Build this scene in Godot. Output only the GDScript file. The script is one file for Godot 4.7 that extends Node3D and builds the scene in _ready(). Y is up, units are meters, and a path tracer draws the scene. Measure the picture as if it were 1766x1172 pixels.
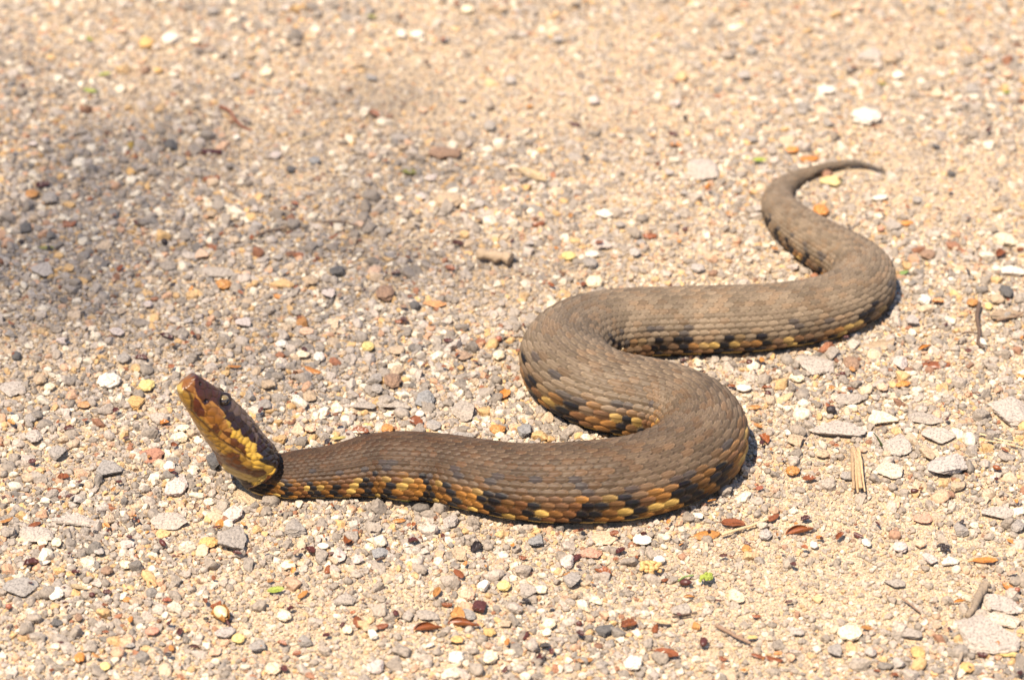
extends Node3D

# ------------------------------------------------------------------ colours (linear, real-world base colours)
const TONE := {
	"palegrey": Vector3(.40, .355, .315), "grey": Vector3(.31, .275, .24), "dark": Vector3(.11, .102, .095), "slate": Vector3(.245, .24, .235),
	"white": Vector3(.70, .63, .53), "cream": Vector3(.72, .60, .42), "tan": Vector3(.43, .32, .21), "peach": Vector3(.60, .40, .27),
	"ochre": Vector3(.58, .36, .14), "pink": Vector3(.52, .44, .39), "amber": Vector3(.45, .21, .055), "orange": Vector3(.56, .23, .05),
	"yellow": Vector3(.68, .53, .21), "coral": Vector3(.50, .25, .17), "brown": Vector3(.27, .17, .11), "brick": Vector3(.32, .11, .06),
	"maroon": Vector3(.085, .022, .014), "rust": Vector3(.24, .075, .022), "black": Vector3(.03, .02, .018), "lime": Vector3(.30, .36, .05),
	"olive": Vector3(.27, .26, .07), "green": Vector3(.18, .28, .07), "mustard": Vector3(.45, .30, .04), "straw": Vector3(.62, .47, .27),
	"lichen": Vector3(.52, .44, .13), "sand": Vector3(.55, .46, .37), "shell": Vector3(.66, .52, .36), "red": Vector3(.24, .09, .045),
	"root": Vector3(.30, .23, .16), "splinter": Vector3(.50, .34, .19), "stalk": Vector3(.36, .28, .2), "blade": Vector3(.12, .2, .05),
}

var rng := RandomNumberGenerator.new()
var used := {}
var mats := {}
var shapes := {}
var spine: Array = []
var patches: Array = []
var seeds: Array = []
var speckle: ImageTexture
var relief: ImageTexture
var sand_tex: ImageTexture
var ground_noise := FastNoiseLite.new()
var ground_fine := FastNoiseLite.new()
var patchy := FastNoiseLite.new()
var occ := PackedByteArray()
const TO_SUN := Vector3(-.28, .87, .36)
const OX := -.5
const OZ := -.65
const OC := .002
const ONX := 500
const ONZ := 575


func _ready() -> void:
	rng.seed = 41
	# -------------------------------------------------------------- camera, sky, sun, exposure
	var cam := Camera3D.new()
	cam.name = "camera"
	var lens := CameraAttributesPhysical.new()
	lens.frustum_focal_length = 112.9
	lens.frustum_near = 0.02
	lens.frustum_far = 300.0
	lens.frustum_focus_distance = 1.395
	lens.exposure_aperture = 9.5
	cam.attributes = lens
	cam.fov = 12.136
	add_child(cam)
	cam.position = Vector3(0, .81587, 1.25634)
	cam.rotation_degrees = Vector3(-33, 0, 0)
	cam.current = true
	var env := Environment.new()
	env.background_mode = Environment.BG_SKY
	env.tonemap_mode = Environment.TONE_MAPPER_LINEAR
	env.tonemap_exposure = 1.9
	env.sdfgi_enabled = true
	env.ssao_enabled = true
	env.ssil_enabled = true
	var sm := ProceduralSkyMaterial.new()
	sm.sky_top_color = Color(.44, .54, .72)
	sm.sky_horizon_color = Color(.84, .84, .83)
	sm.ground_bottom_color = Color(.35, .30, .24)
	sm.ground_horizon_color = Color(.62, .58, .50)
	sm.sky_curve = .18
	var sky := Sky.new()
	sky.sky_material = sm
	env.sky = sky
	var we := WorldEnvironment.new()
	we.name = "world_environment"
	we.environment = env
	add_child(we)
	var sun := DirectionalLight3D.new()
	sun.name = "sun"
	sun.light_energy = 1.6
	sun.light_color = Color(1.0, .94, .86)
	sun.light_angular_distance = .53
	sun.shadow_enabled = true
	add_child(sun)
	sun.look_at_from_position(TO_SUN, Vector3.ZERO, Vector3.UP)

	# -------------------------------------------------------------- textures, ground
	make_textures()
	ground_noise.seed = 3
	ground_noise.frequency = 9.0
	ground_fine.seed = 5
	ground_fine.frequency = 38.0
	patchy.seed = 11
	patchy.frequency = 6.5
	patchy.fractal_octaves = 3
	occ.resize(ONX * ONZ)
	make_ground()
	lay_out_spine()
	# -------------------------------------------------------------- things
	make_snake()
	place_stones()
	make_gravel()
	place_litter()
	place_twigs()
	make_crumbs()
	make_husk()
	make_tree()


# ------------------------------------------------------------------ helpers
func numbered(called: String) -> String:
	var n: int = used.get(called, 0)
	used[called] = n + 1
	return called if n == 0 else "%s_%03d" % [called, n]


func tag(o: Node, label: String, category: String, group := "") -> void:
	o.set_meta("label", label)
	o.set_meta("category", category)
	if group != "":
		o.set_meta("group", group)


func lin(v: Vector3) -> Color:
	return Color(v.x, v.y, v.z).linear_to_srgb()


func noise_image(n: FastNoiseLite, size: int, low: float, high: float) -> Image:
	var im := n.get_seamless_image(size, size)
	im.convert(Image.FORMAT_L8)
	var d := im.get_data()
	for i in d.size():
		d[i] = int(clampf(low + (high - low) * d[i] / 255.0, 0, 1) * 255.0)
	return Image.create_from_data(size, size, false, Image.FORMAT_L8, d)


func make_textures() -> void:
	var n := FastNoiseLite.new()
	n.seed = 21
	n.noise_type = FastNoiseLite.TYPE_SIMPLEX_SMOOTH
	n.frequency = .035
	n.fractal_octaves = 5
	n.fractal_gain = .62
	var a := noise_image(n, 512, .35, 1.35)
	n.frequency = .16
	n.seed = 8
	n.fractal_octaves = 2
	var b := noise_image(n, 512, .72, 1.22)
	var da := a.get_data()
	var db := b.get_data()
	var out := PackedByteArray()
	out.resize(512 * 512 * 3)
	for i in da.size():
		var v := float(da[i]) * db[i] / 255.0
		v = clampf(v * 1.08 + 22.0, 0, 255)
		out[i * 3] = int(v)
		out[i * 3 + 1] = int(clampf(v * .985, 0, 255))
		out[i * 3 + 2] = int(clampf(v * .96, 0, 255))
	speckle = ImageTexture.create_from_image(Image.create_from_data(512, 512, false, Image.FORMAT_RGB8, out))
	n.frequency = .06
	n.seed = 77
	n.fractal_octaves = 5
	n.fractal_gain = .6
	relief = ImageTexture.create_from_image(noise_image(n, 512, 0.0, 1.0))
	# sand: pale dusty earth with single darker and lighter grains
	n.seed = 31
	n.frequency = .02
	n.fractal_octaves = 4
	var c := noise_image(n, 1024, .0, 1.0).get_data()
	var g := RandomNumberGenerator.new()
	g.seed = 9
	var s := PackedByteArray()
	s.resize(1024 * 1024 * 3)
	var grain := PackedFloat32Array()
	grain.resize(512 * 512)
	for i in grain.size():
		grain[i] = g.randf()
	for y in 1024:
		for x in 1024:
			var i := y * 1024 + x
			var k := grain[(y >> 1) * 512 + (x >> 1)]
			var m := c[i] / 255.0
			var v := .80 + .14 * m + (k - .5) * .34
			if k > .985:
				v += .1
			elif k < .03:
				v -= .3
			s[i * 3] = int(clampf(v, 0, 1) * 255)
			s[i * 3 + 1] = int(clampf(v * (.97 + .02 * m), 0, 1) * 255)
			s[i * 3 + 2] = int(clampf(v * (.92 + .06 * m), 0, 1) * 255)
	sand_tex = ImageTexture.create_from_image(Image.create_from_data(1024, 1024, false, Image.FORMAT_RGB8, s))


func stone_mat(tone: Vector3, rough := .85) -> StandardMaterial3D:
	var key := "stone%s%s" % [tone, rough]
	if not mats.has(key):
		var m := StandardMaterial3D.new()
		m.albedo_color = lin(tone)
		m.vertex_color_use_as_albedo = true
		m.albedo_texture = speckle
		m.uv1_triplanar = true
		m.uv1_world_triplanar = true
		m.uv1_scale = Vector3(34, 34, 34)
		m.roughness = rough
		m.heightmap_enabled = true
		m.heightmap_texture = relief
		m.heightmap_scale = .016
		mats[key] = m
	return mats[key]


func plain_mat(tone: Vector3, rough := .5, through := .0) -> StandardMaterial3D:
	var key := "plain%s%s%s" % [tone, rough, through]
	if not mats.has(key):
		var m := StandardMaterial3D.new()
		m.albedo_color = lin(tone)
		m.vertex_color_use_as_albedo = true
		m.albedo_texture = speckle
		m.uv1_triplanar = true
		m.uv1_world_triplanar = true
		m.uv1_scale = Vector3(70, 70, 70)
		m.roughness = rough
		if through > 0.0:
			m.backlight_enabled = true
			m.backlight = lin(tone * through)
		mats[key] = m
	return mats[key]


func mesh_of(v: PackedVector3Array, f: PackedInt32Array, c := PackedColorArray(), smooth := true) -> ArrayMesh:
	# triangles with outward faces; smooth shares normals, otherwise each face gets its own
	var a := []
	a.resize(Mesh.ARRAY_MAX)
	if smooth:
		var n := PackedVector3Array()
		n.resize(v.size())
		for i in range(0, f.size(), 3):
			var fn := (v[f[i + 2]] - v[f[i]]).cross(v[f[i + 1]] - v[f[i]])
			n[f[i]] += fn
			n[f[i + 1]] += fn
			n[f[i + 2]] += fn
		for i in n.size():
			n[i] = n[i].normalized()
		a[Mesh.ARRAY_VERTEX] = v
		a[Mesh.ARRAY_NORMAL] = n
		a[Mesh.ARRAY_INDEX] = f
		if c.size():
			a[Mesh.ARRAY_COLOR] = c
	else:
		var vv := PackedVector3Array()
		var nn := PackedVector3Array()
		var cc := PackedColorArray()
		for i in range(0, f.size(), 3):
			var fn := (v[f[i + 2]] - v[f[i]]).cross(v[f[i + 1]] - v[f[i]]).normalized()
			for k in 3:
				vv.append(v[f[i + k]])
				nn.append(fn)
				if c.size():
					cc.append(c[f[i + k]])
		a[Mesh.ARRAY_VERTEX] = vv
		a[Mesh.ARRAY_NORMAL] = nn
		if c.size():
			a[Mesh.ARRAY_COLOR] = cc
	var m := ArrayMesh.new()
	m.add_surface_from_arrays(Mesh.PRIMITIVE_TRIANGLES, a)
	return m


func icosphere(levels: int) -> Array:
	var t := (1.0 + sqrt(5.0)) / 2.0
	var v := PackedVector3Array([Vector3(-1, t, 0), Vector3(1, t, 0), Vector3(-1, -t, 0), Vector3(1, -t, 0), Vector3(0, -1, t), Vector3(0, 1, t), Vector3(0, -1, -t), Vector3(0, 1, -t), Vector3(t, 0, -1), Vector3(t, 0, 1), Vector3(-t, 0, -1), Vector3(-t, 0, 1)])
	for i in v.size():
		v[i] = v[i].normalized()
	var f := PackedInt32Array([0, 11, 5, 0, 5, 1, 0, 1, 7, 0, 7, 10, 0, 10, 11, 1, 5, 9, 5, 11, 4, 11, 10, 2, 10, 7, 6, 7, 1, 8, 3, 9, 4, 3, 4, 2, 3, 2, 6, 3, 6, 8, 3, 8, 9, 4, 9, 5, 2, 4, 11, 6, 2, 10, 8, 6, 7, 9, 8, 1])
	for l in levels:
		var mid := {}
		var g := PackedInt32Array()
		for i in range(0, f.size(), 3):
			var q := [0, 0, 0]
			for k in 3:
				var a: int = f[i + k]
				var b: int = f[i + (k + 1) % 3]
				var key := mini(a, b) * 100000 + maxi(a, b)
				if not mid.has(key):
					mid[key] = v.size()
					v.append((v[a] + v[b]).normalized())
				q[k] = mid[key]
			g.append_array([f[i], q[0], q[2], f[i + 1], q[1], q[0], f[i + 2], q[2], q[1], q[0], q[1], q[2]])
		f = g
	# Godot's front faces run clockwise
	for i in range(0, f.size(), 3):
		var s := f[i + 1]
		f[i + 1] = f[i + 2]
		f[i + 2] = s
	return [v, f]


func stone_shape(kind: String, which: int, levels: int) -> ArrayMesh:
	# a broken or worn stone within a box of one unit: a ball cut by planes (angular), or a lumpy ball (worn)
	var key := "%s%d_%d" % [kind, which, levels]
	if shapes.has(key):
		return shapes[key]
	var g := RandomNumberGenerator.new()
	g.seed = hash(key)
	var n := FastNoiseLite.new()
	n.seed = g.randi() % 1000
	n.frequency = 1.1
	n.fractal_octaves = 3
	var ico := icosphere(levels)
	var v: PackedVector3Array = ico[0]
	var c := PackedColorArray()
	c.resize(v.size())
	var cuts := []
	var count := {"angular": 17, "block": 9, "slab": 12, "oval": 0, "round": 0}
	for i in count.get(kind, 12):
		var d := Vector3(g.randfn(), g.randfn(), g.randfn()).normalized()
		cuts.append([d, g.randf_range(.42, .74)])
	if kind == "block":
		var b := Basis.from_euler(Vector3(g.randf_range(-.25, .25), g.randf_range(0, TAU), g.randf_range(-.25, .25)))
		for s in [b.x, b.y, b.z, -b.x, -b.y, -b.z]:
			cuts.append([s, g.randf_range(.5, .66)])
	if kind == "slab":
		cuts.append([Vector3(g.randf_range(-.2, .2), 1, g.randf_range(-.2, .2)).normalized(), .42])
		cuts.append([Vector3.DOWN, .5])
	var lumps := .11 if cuts.size() else .26
	for i in v.size():
		var d := v[i]
		var r := 1.0
		for q in cuts:
			var t: float = d.dot(q[0])
			if t > .05:
				r = minf(r, q[1] / t)
		r *= 1.0 + lumps * n.get_noise_3dv(d * (2.6 if cuts.size() else 1.2))
		v[i] = d * r
		var m := 1.0 + .34 * n.get_noise_3dv(d * 3.0 + Vector3(7, 1, 3))
		c[i] = Color(m, m, m)
	var lo := v[0]
	var hi := v[0]
	for p in v:
		lo = lo.min(p)
		hi = hi.max(p)
	for i in v.size():
		v[i] = (v[i] - (lo + hi) * .5) / (hi - lo)
	shapes[key] = mesh_of(v, ico[1], c, cuts.is_empty())
	return shapes[key]


# ------------------------------------------------------------------ ground
func gh(x: float, z: float) -> float:
	return -.0012 + .0011 * ground_noise.get_noise_2d(x, z) + .0006 * ground_fine.get_noise_2d(x, z)


var spots := [
	# centre, radius, how sandy (negative: stonier)
	[Vector2(0.0367, -0.2739), .10, .55], [Vector2(0.1396, -0.2673), .10, .5], [Vector2(-0.0752, -0.2477), .07, .55], [Vector2(0.1503, 0.1851), .050, .95], [Vector2(0.1297, 0.1689), .035, .9],
	[Vector2(0.0870, 0.2281), .045, .55], [Vector2(0.0158, 0.2318), .035, .35], [Vector2(0.0929, 0.0265), .022, .6], [Vector2(0.2245, -0.1376), .05, .5], [Vector2(-0.1079, -0.1669), .035, .5],
	[Vector2(-0.1982, 0.1007), .025, .5], [Vector2(-0.1030, 0.2223), .03, .75], [Vector2(0.2211, 0.0070), .03, .6], [Vector2(-0.0666, 0.2394), .02, .5], [Vector2(-0.0444, 0.1931), .015, .4],
	[Vector2(-0.1946, -0.0868), .08, -.25], [Vector2(-0.0702, 0.0314), .06, -.5], [Vector2(-0.0219, 0.0504), .04, -.5], [Vector2(-0.0503, 0.1566), .05, -.4], [Vector2(0.1576, 0.0504), .05, -.2], [Vector2(-0.1704, 0.1931), .05, -.25],
]


func sandy(x: float, z: float) -> float:
	var s := .24 + .8 * patchy.get_noise_2d(x, z)
	for q in spots:
		var d: float = Vector2(x, z).distance_to(q[0]) / q[1]
		if d < 2.2:
			s += q[2] * exp(-d * d)
	return clampf(s, 0, 1)


func make_ground() -> void:
	# one sheet: close rows where the camera looks, wider and wider ones out to the horizon
	var xs := PackedFloat32Array()
	var at := 0.0
	var step := .004
	while at < 120.0:
		xs.append(at)
		if at > .62:
			step *= 1.32
		at += step
	var line := PackedFloat32Array()
	for i in range(xs.size() - 1, 0, -1):
		line.append(-xs[i])
	line.append_array(xs)
	var n := line.size()
	var v := PackedVector3Array()
	v.resize(n * n)
	var c := PackedColorArray()
	c.resize(n * n)
	for j in n:
		for i in n:
			var x := line[i]
			var z := line[j]
			v[j * n + i] = Vector3(x, gh(x, z), z)
			var m := 1.0 + .10 * patchy.get_noise_2d(x * 1.7 + 4.0, z * 1.7)
			c[j * n + i] = Color(m, m, m)
	var f := PackedInt32Array()
	f.resize((n - 1) * (n - 1) * 6)
	var k := 0
	for j in n - 1:
		for i in n - 1:
			var a := j * n + i
			for q in [a, a + 1, a + n, a + 1, a + n + 1, a + n]:
				f[k] = q
				k += 1
	var o := MeshInstance3D.new()
	o.name = "ground"
	o.mesh = mesh_of(v, f, c)
	var m := StandardMaterial3D.new()
	m.albedo_color = lin(Vector3(.56, .435, .288))
	m.vertex_color_use_as_albedo = true
	m.albedo_texture = sand_tex
	m.uv1_triplanar = true
	m.uv1_world_triplanar = true
	m.uv1_scale = Vector3(4, 4, 4)
	m.roughness = .95
	m.heightmap_enabled = true
	m.heightmap_texture = relief
	m.heightmap_scale = .12
	o.material_override = m
	o.set_meta("kind", "structure")
	add_child(o)


func mark(x: float, z: float, rx: float, rz: float, what: int) -> void:
	var i0 := maxi(0, int((x - rx - OX) / OC))
	var i1 := mini(ONX - 1, int((x + rx - OX) / OC) + 1)
	var j0 := maxi(0, int((z - rz - OZ) / OC))
	var j1 := mini(ONZ - 1, int((z + rz - OZ) / OC) + 1)
	for j in range(j0, j1 + 1):
		for i in range(i0, i1 + 1):
			var dx := (OX + i * OC - x) / rx
			var dz := (OZ + j * OC - z) / rz
			if dx * dx + dz * dz < 1.0:
				occ[j * ONX + i] = what


func taken(x: float, z: float) -> int:
	var i := int((x - OX) / OC)
	var j := int((z - OZ) / OC)
	if i < 0 or j < 0 or i >= ONX or j >= ONZ:
		return 0
	return occ[j * ONX + i]


# ------------------------------------------------------------------ snake
func sp(x: float, y: float, z: float, w: float, hu: float, hd: float, n: float, k: float, m: float) -> void:
	spine.append([x, y, z, w, hu, hd, n, k, m])


func patch(what: String, outline: Array) -> void:
	patches.append([what, PackedVector2Array(outline)])


func head_seed(t: float, v: float) -> void:
	seeds.append(Vector2(t, v))


func lay_out_spine() -> void:
	# centre line from the snout to the tail tip: place, half width, height above and below it, roundness, taper, headness
	sp(-0.13857, 0.06413, 0.13097, 0.00196, 0.00295, 0.00295, 2.60000, 0.10000, 1.00000)
	sp(-0.13823, 0.06354, 0.13097, 0.00368, 0.00540, 0.00442, 3.20000, 0.12000, 1.00000)
	sp(-0.13607, 0.05955, 0.13009, 0.00566, 0.00664, 0.00615, 3.00000, 0.20000, 1.00000)
	sp(-0.13280, 0.05360, 0.12877, 0.00716, 0.00815, 0.00716, 3.20000, 0.26000, 1.00000)
	sp(-0.12909, 0.04661, 0.12728, 0.00892, 0.01016, 0.00818, 3.20000, 0.28000, 1.00000)
	sp(-0.12468, 0.03819, 0.12552, 0.01070, 0.01120, 0.00921, 3.00000, 0.26000, 1.00000)
	sp(-0.12024, 0.02969, 0.12375, 0.01275, 0.01150, 0.00975, 2.80000, 0.24000, 1.00000)
	sp(-0.11647, 0.02220, 0.12176, 0.01531, 0.01079, 0.01004, 2.60000, 0.22000, 1.00000)
	sp(-0.11370, 0.01562, 0.11893, 0.01613, 0.01008, 0.01008, 2.40000, 0.20000, 1.00000)
	sp(-0.11099, 0.01054, 0.11743, 0.01289, 0.00910, 0.01011, 2.20000, 0.12000, 0.42000)
	sp(-0.10752, 0.00787, 0.11804, 0.01037, 0.00911, 0.00911, 2.00000, 0.05000, 0.10000)
	sp(-0.10248, 0.00678, 0.11846, 0.00936, 0.00886, 0.00835, 2.00000, 0.00000, 0.00000)
	sp(-0.09692, 0.00663, 0.11847, 0.01088, 0.00914, 0.00827, 2.00000, 0.00000, 0.00000)
	sp(-0.08936, 0.00700, 0.11768, 0.01139, 0.00957, 0.00866, 2.00000, 0.00000, 0.00000)
	sp(-0.07924, 0.00755, 0.11714, 0.01215, 0.01021, 0.00924, 2.00000, 0.00000, 0.00000)
	sp(-0.07166, 0.00828, 0.11642, 0.01317, 0.01106, 0.01001, 2.00000, 0.00000, 0.00000)
	sp(-0.05901, 0.00956, 0.11516, 0.01494, 0.01255, 0.01136, 2.00000, 0.00000, 0.00000)
	sp(-0.04629, 0.01028, 0.11662, 0.01594, 0.01339, 0.01211, 2.00000, 0.00000, 0.00000)
	sp(-0.03108, 0.01026, 0.11835, 0.01592, 0.01337, 0.01210, 2.00000, 0.00000, 0.00000)
	sp(-0.01587, 0.01077, 0.12385, 0.01662, 0.01396, 0.01263, 2.00000, 0.00000, 0.00000)
	sp(-0.00075, 0.01127, 0.12889, 0.01732, 0.01455, 0.01316, 2.00000, 0.00000, 0.00000)
	sp(0.01428, 0.01179, 0.13134, 0.01804, 0.01516, 0.01371, 2.00000, 0.00000, 0.00000)
	sp(0.02931, 0.01224, 0.13154, 0.01866, 0.01568, 0.01418, 2.00000, 0.00000, 0.00000)
	sp(0.04437, 0.01252, 0.13020, 0.01905, 0.01600, 0.01448, 2.00000, 0.00000, 0.00000)
	sp(0.05831, 0.01255, 0.12593, 0.01910, 0.01605, 0.01452, 2.00000, 0.00000, 0.00000)
	sp(0.07123, 0.01262, 0.11775, 0.01920, 0.01612, 0.01459, 2.00000, 0.00000, 0.00000)
	sp(0.08055, 0.01270, 0.10774, 0.01931, 0.01622, 0.01468, 2.00000, 0.00000, 0.00000)
	sp(0.08421, 0.01281, 0.09538, 0.01945, 0.01634, 0.01478, 2.00000, 0.00000, 0.00000)
	sp(0.08073, 0.01291, 0.08240, 0.01960, 0.01647, 0.01490, 2.00000, 0.00000, 0.00000)
	sp(0.07132, 0.01281, 0.07305, 0.01945, 0.01634, 0.01478, 2.00000, 0.00000, 0.00000)
	sp(0.05906, 0.01285, 0.06756, 0.01951, 0.01639, 0.01483, 2.00000, 0.00000, 0.00000)
	sp(0.04618, 0.01289, 0.06296, 0.01957, 0.01644, 0.01487, 2.00000, 0.00000, 0.00000)
	sp(0.03535, 0.01313, 0.05628, 0.01990, 0.01672, 0.01513, 2.00000, 0.00000, 0.00000)
	sp(0.02765, 0.01321, 0.04646, 0.02002, 0.01681, 0.01521, 2.00000, 0.00000, 0.00000)
	sp(0.02413, 0.01312, 0.03433, 0.01989, 0.01671, 0.01512, 2.00000, 0.00000, 0.00000)
	sp(0.02698, 0.01284, 0.02222, 0.01950, 0.01638, 0.01482, 2.00000, 0.00000, 0.00000)
	sp(0.03411, 0.01234, 0.01259, 0.01880, 0.01579, 0.01429, 2.00000, 0.00000, 0.00000)
	sp(0.04505, 0.01162, 0.00551, 0.01780, 0.01495, 0.01353, 2.00000, 0.00000, 0.00000)
	sp(0.06136, 0.01126, 0.00195, 0.01730, 0.01453, 0.01315, 2.00000, 0.00000, 0.00000)
	sp(0.07764, 0.01107, 0.00066, 0.01704, 0.01432, 0.01295, 2.00000, 0.00000, 0.00000)
	sp(0.09393, 0.01108, -0.00034, 0.01705, 0.01432, 0.01296, 2.00000, 0.00000, 0.00000)
	sp(0.11300, 0.01090, -0.00213, 0.01680, 0.01411, 0.01277, 2.00000, 0.00000, 0.00000)
	sp(0.12954, 0.01053, -0.00572, 0.01629, 0.01369, 0.01238, 2.00000, 0.00000, 0.00000)
	sp(0.14353, 0.01027, -0.01069, 0.01593, 0.01338, 0.01211, 2.00000, 0.00000, 0.00000)
	sp(0.15561, 0.01012, -0.01806, 0.01573, 0.01321, 0.01195, 2.00000, 0.00000, 0.00000)
	sp(0.16480, 0.00989, -0.02871, 0.01541, 0.01294, 0.01171, 2.00000, 0.00000, 0.00000)
	sp(0.16776, 0.00958, -0.04278, 0.01497, 0.01258, 0.01138, 2.00000, 0.00000, 0.00000)
	sp(0.16345, 0.00886, -0.05613, 0.01397, 0.01173, 0.01062, 2.00000, 0.00000, 0.00000)
	sp(0.15519, 0.00831, -0.06721, 0.01321, 0.01110, 0.01004, 2.00000, 0.00000, 0.00000)
	sp(0.14642, 0.00757, -0.08039, 0.01218, 0.01023, 0.00926, 2.00000, 0.00000, 0.00000)
	sp(0.13897, 0.00671, -0.09393, 0.01099, 0.00923, 0.00835, 2.00000, 0.00000, 0.00000)
	sp(0.13428, 0.00563, -0.10747, 0.00949, 0.00797, 0.00721, 2.00000, 0.00000, 0.00000)
	sp(0.13302, 0.00433, -0.12157, 0.00768, 0.00645, 0.00584, 2.00000, 0.00000, 0.00000)
	sp(0.13634, 0.00345, -0.13512, 0.00584, 0.00490, 0.00444, 2.00000, 0.00000, 0.00000)
	sp(0.14358, 0.00277, -0.14561, 0.00426, 0.00358, 0.00324, 2.00000, 0.00000, 0.00000)
	sp(0.15308, 0.00227, -0.15409, 0.00295, 0.00248, 0.00224, 2.00000, 0.00000, 0.00000)
	sp(0.16364, 0.00209, -0.16032, 0.00207, 0.00174, 0.00157, 2.00000, 0.00000, 0.00000)
	sp(0.17334, 0.00177, -0.16266, 0.00163, 0.00137, 0.00124, 2.00000, 0.00000, 0.00000)
	sp(0.18100, 0.00145, -0.16203, 0.00118, 0.00100, 0.00090, 2.00000, 0.00000, 0.00000)
	sp(0.18659, 0.00119, -0.15834, 0.00081, 0.00068, 0.00062, 2.00000, 0.00000, 0.00000)
	sp(0.19128, 0.00087, -0.15476, 0.00037, 0.00031, 0.00028, 2.00000, 0.00000, 0.00000)


func cr(a: float, b: float, c: float, d: float, t: float) -> float:
	return b + .5 * t * (c - a + t * (2.0 * a - 5.0 * b + 4.0 * c - d + t * (3.0 * (b - c) + d - a)))


func hash01(i: int, j: int) -> float:
	var h := (i * 374761393 + j * 668265263) & 0x7fffffff
	h = ((h ^ (h >> 13)) * 1274126177) & 0x7fffffff
	return float((h ^ (h >> 16)) & 0xffff) / 65535.0


const SKIN := {
	"jaw": Vector3(.26, .135, .02), "chin": Vector3(.36, .24, .06), "nose": Vector3(.17, .062, .010), "snout": Vector3(.048, .013, .006), "lip_dark": Vector3(.075, .017, .006),
	"cheek": Vector3(.20, .075, .011), "brown": Vector3(.085, .026, .006), "stripe": Vector3(.52, .30, .04), "band": Vector3(.022, .008, .005), "temple": Vector3(.10, .062, .045), "neck": Vector3(.018, .011, .009),
	"top": Vector3(.085, .048, .030), "side": Vector3(.30, .13, .025),
}


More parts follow.
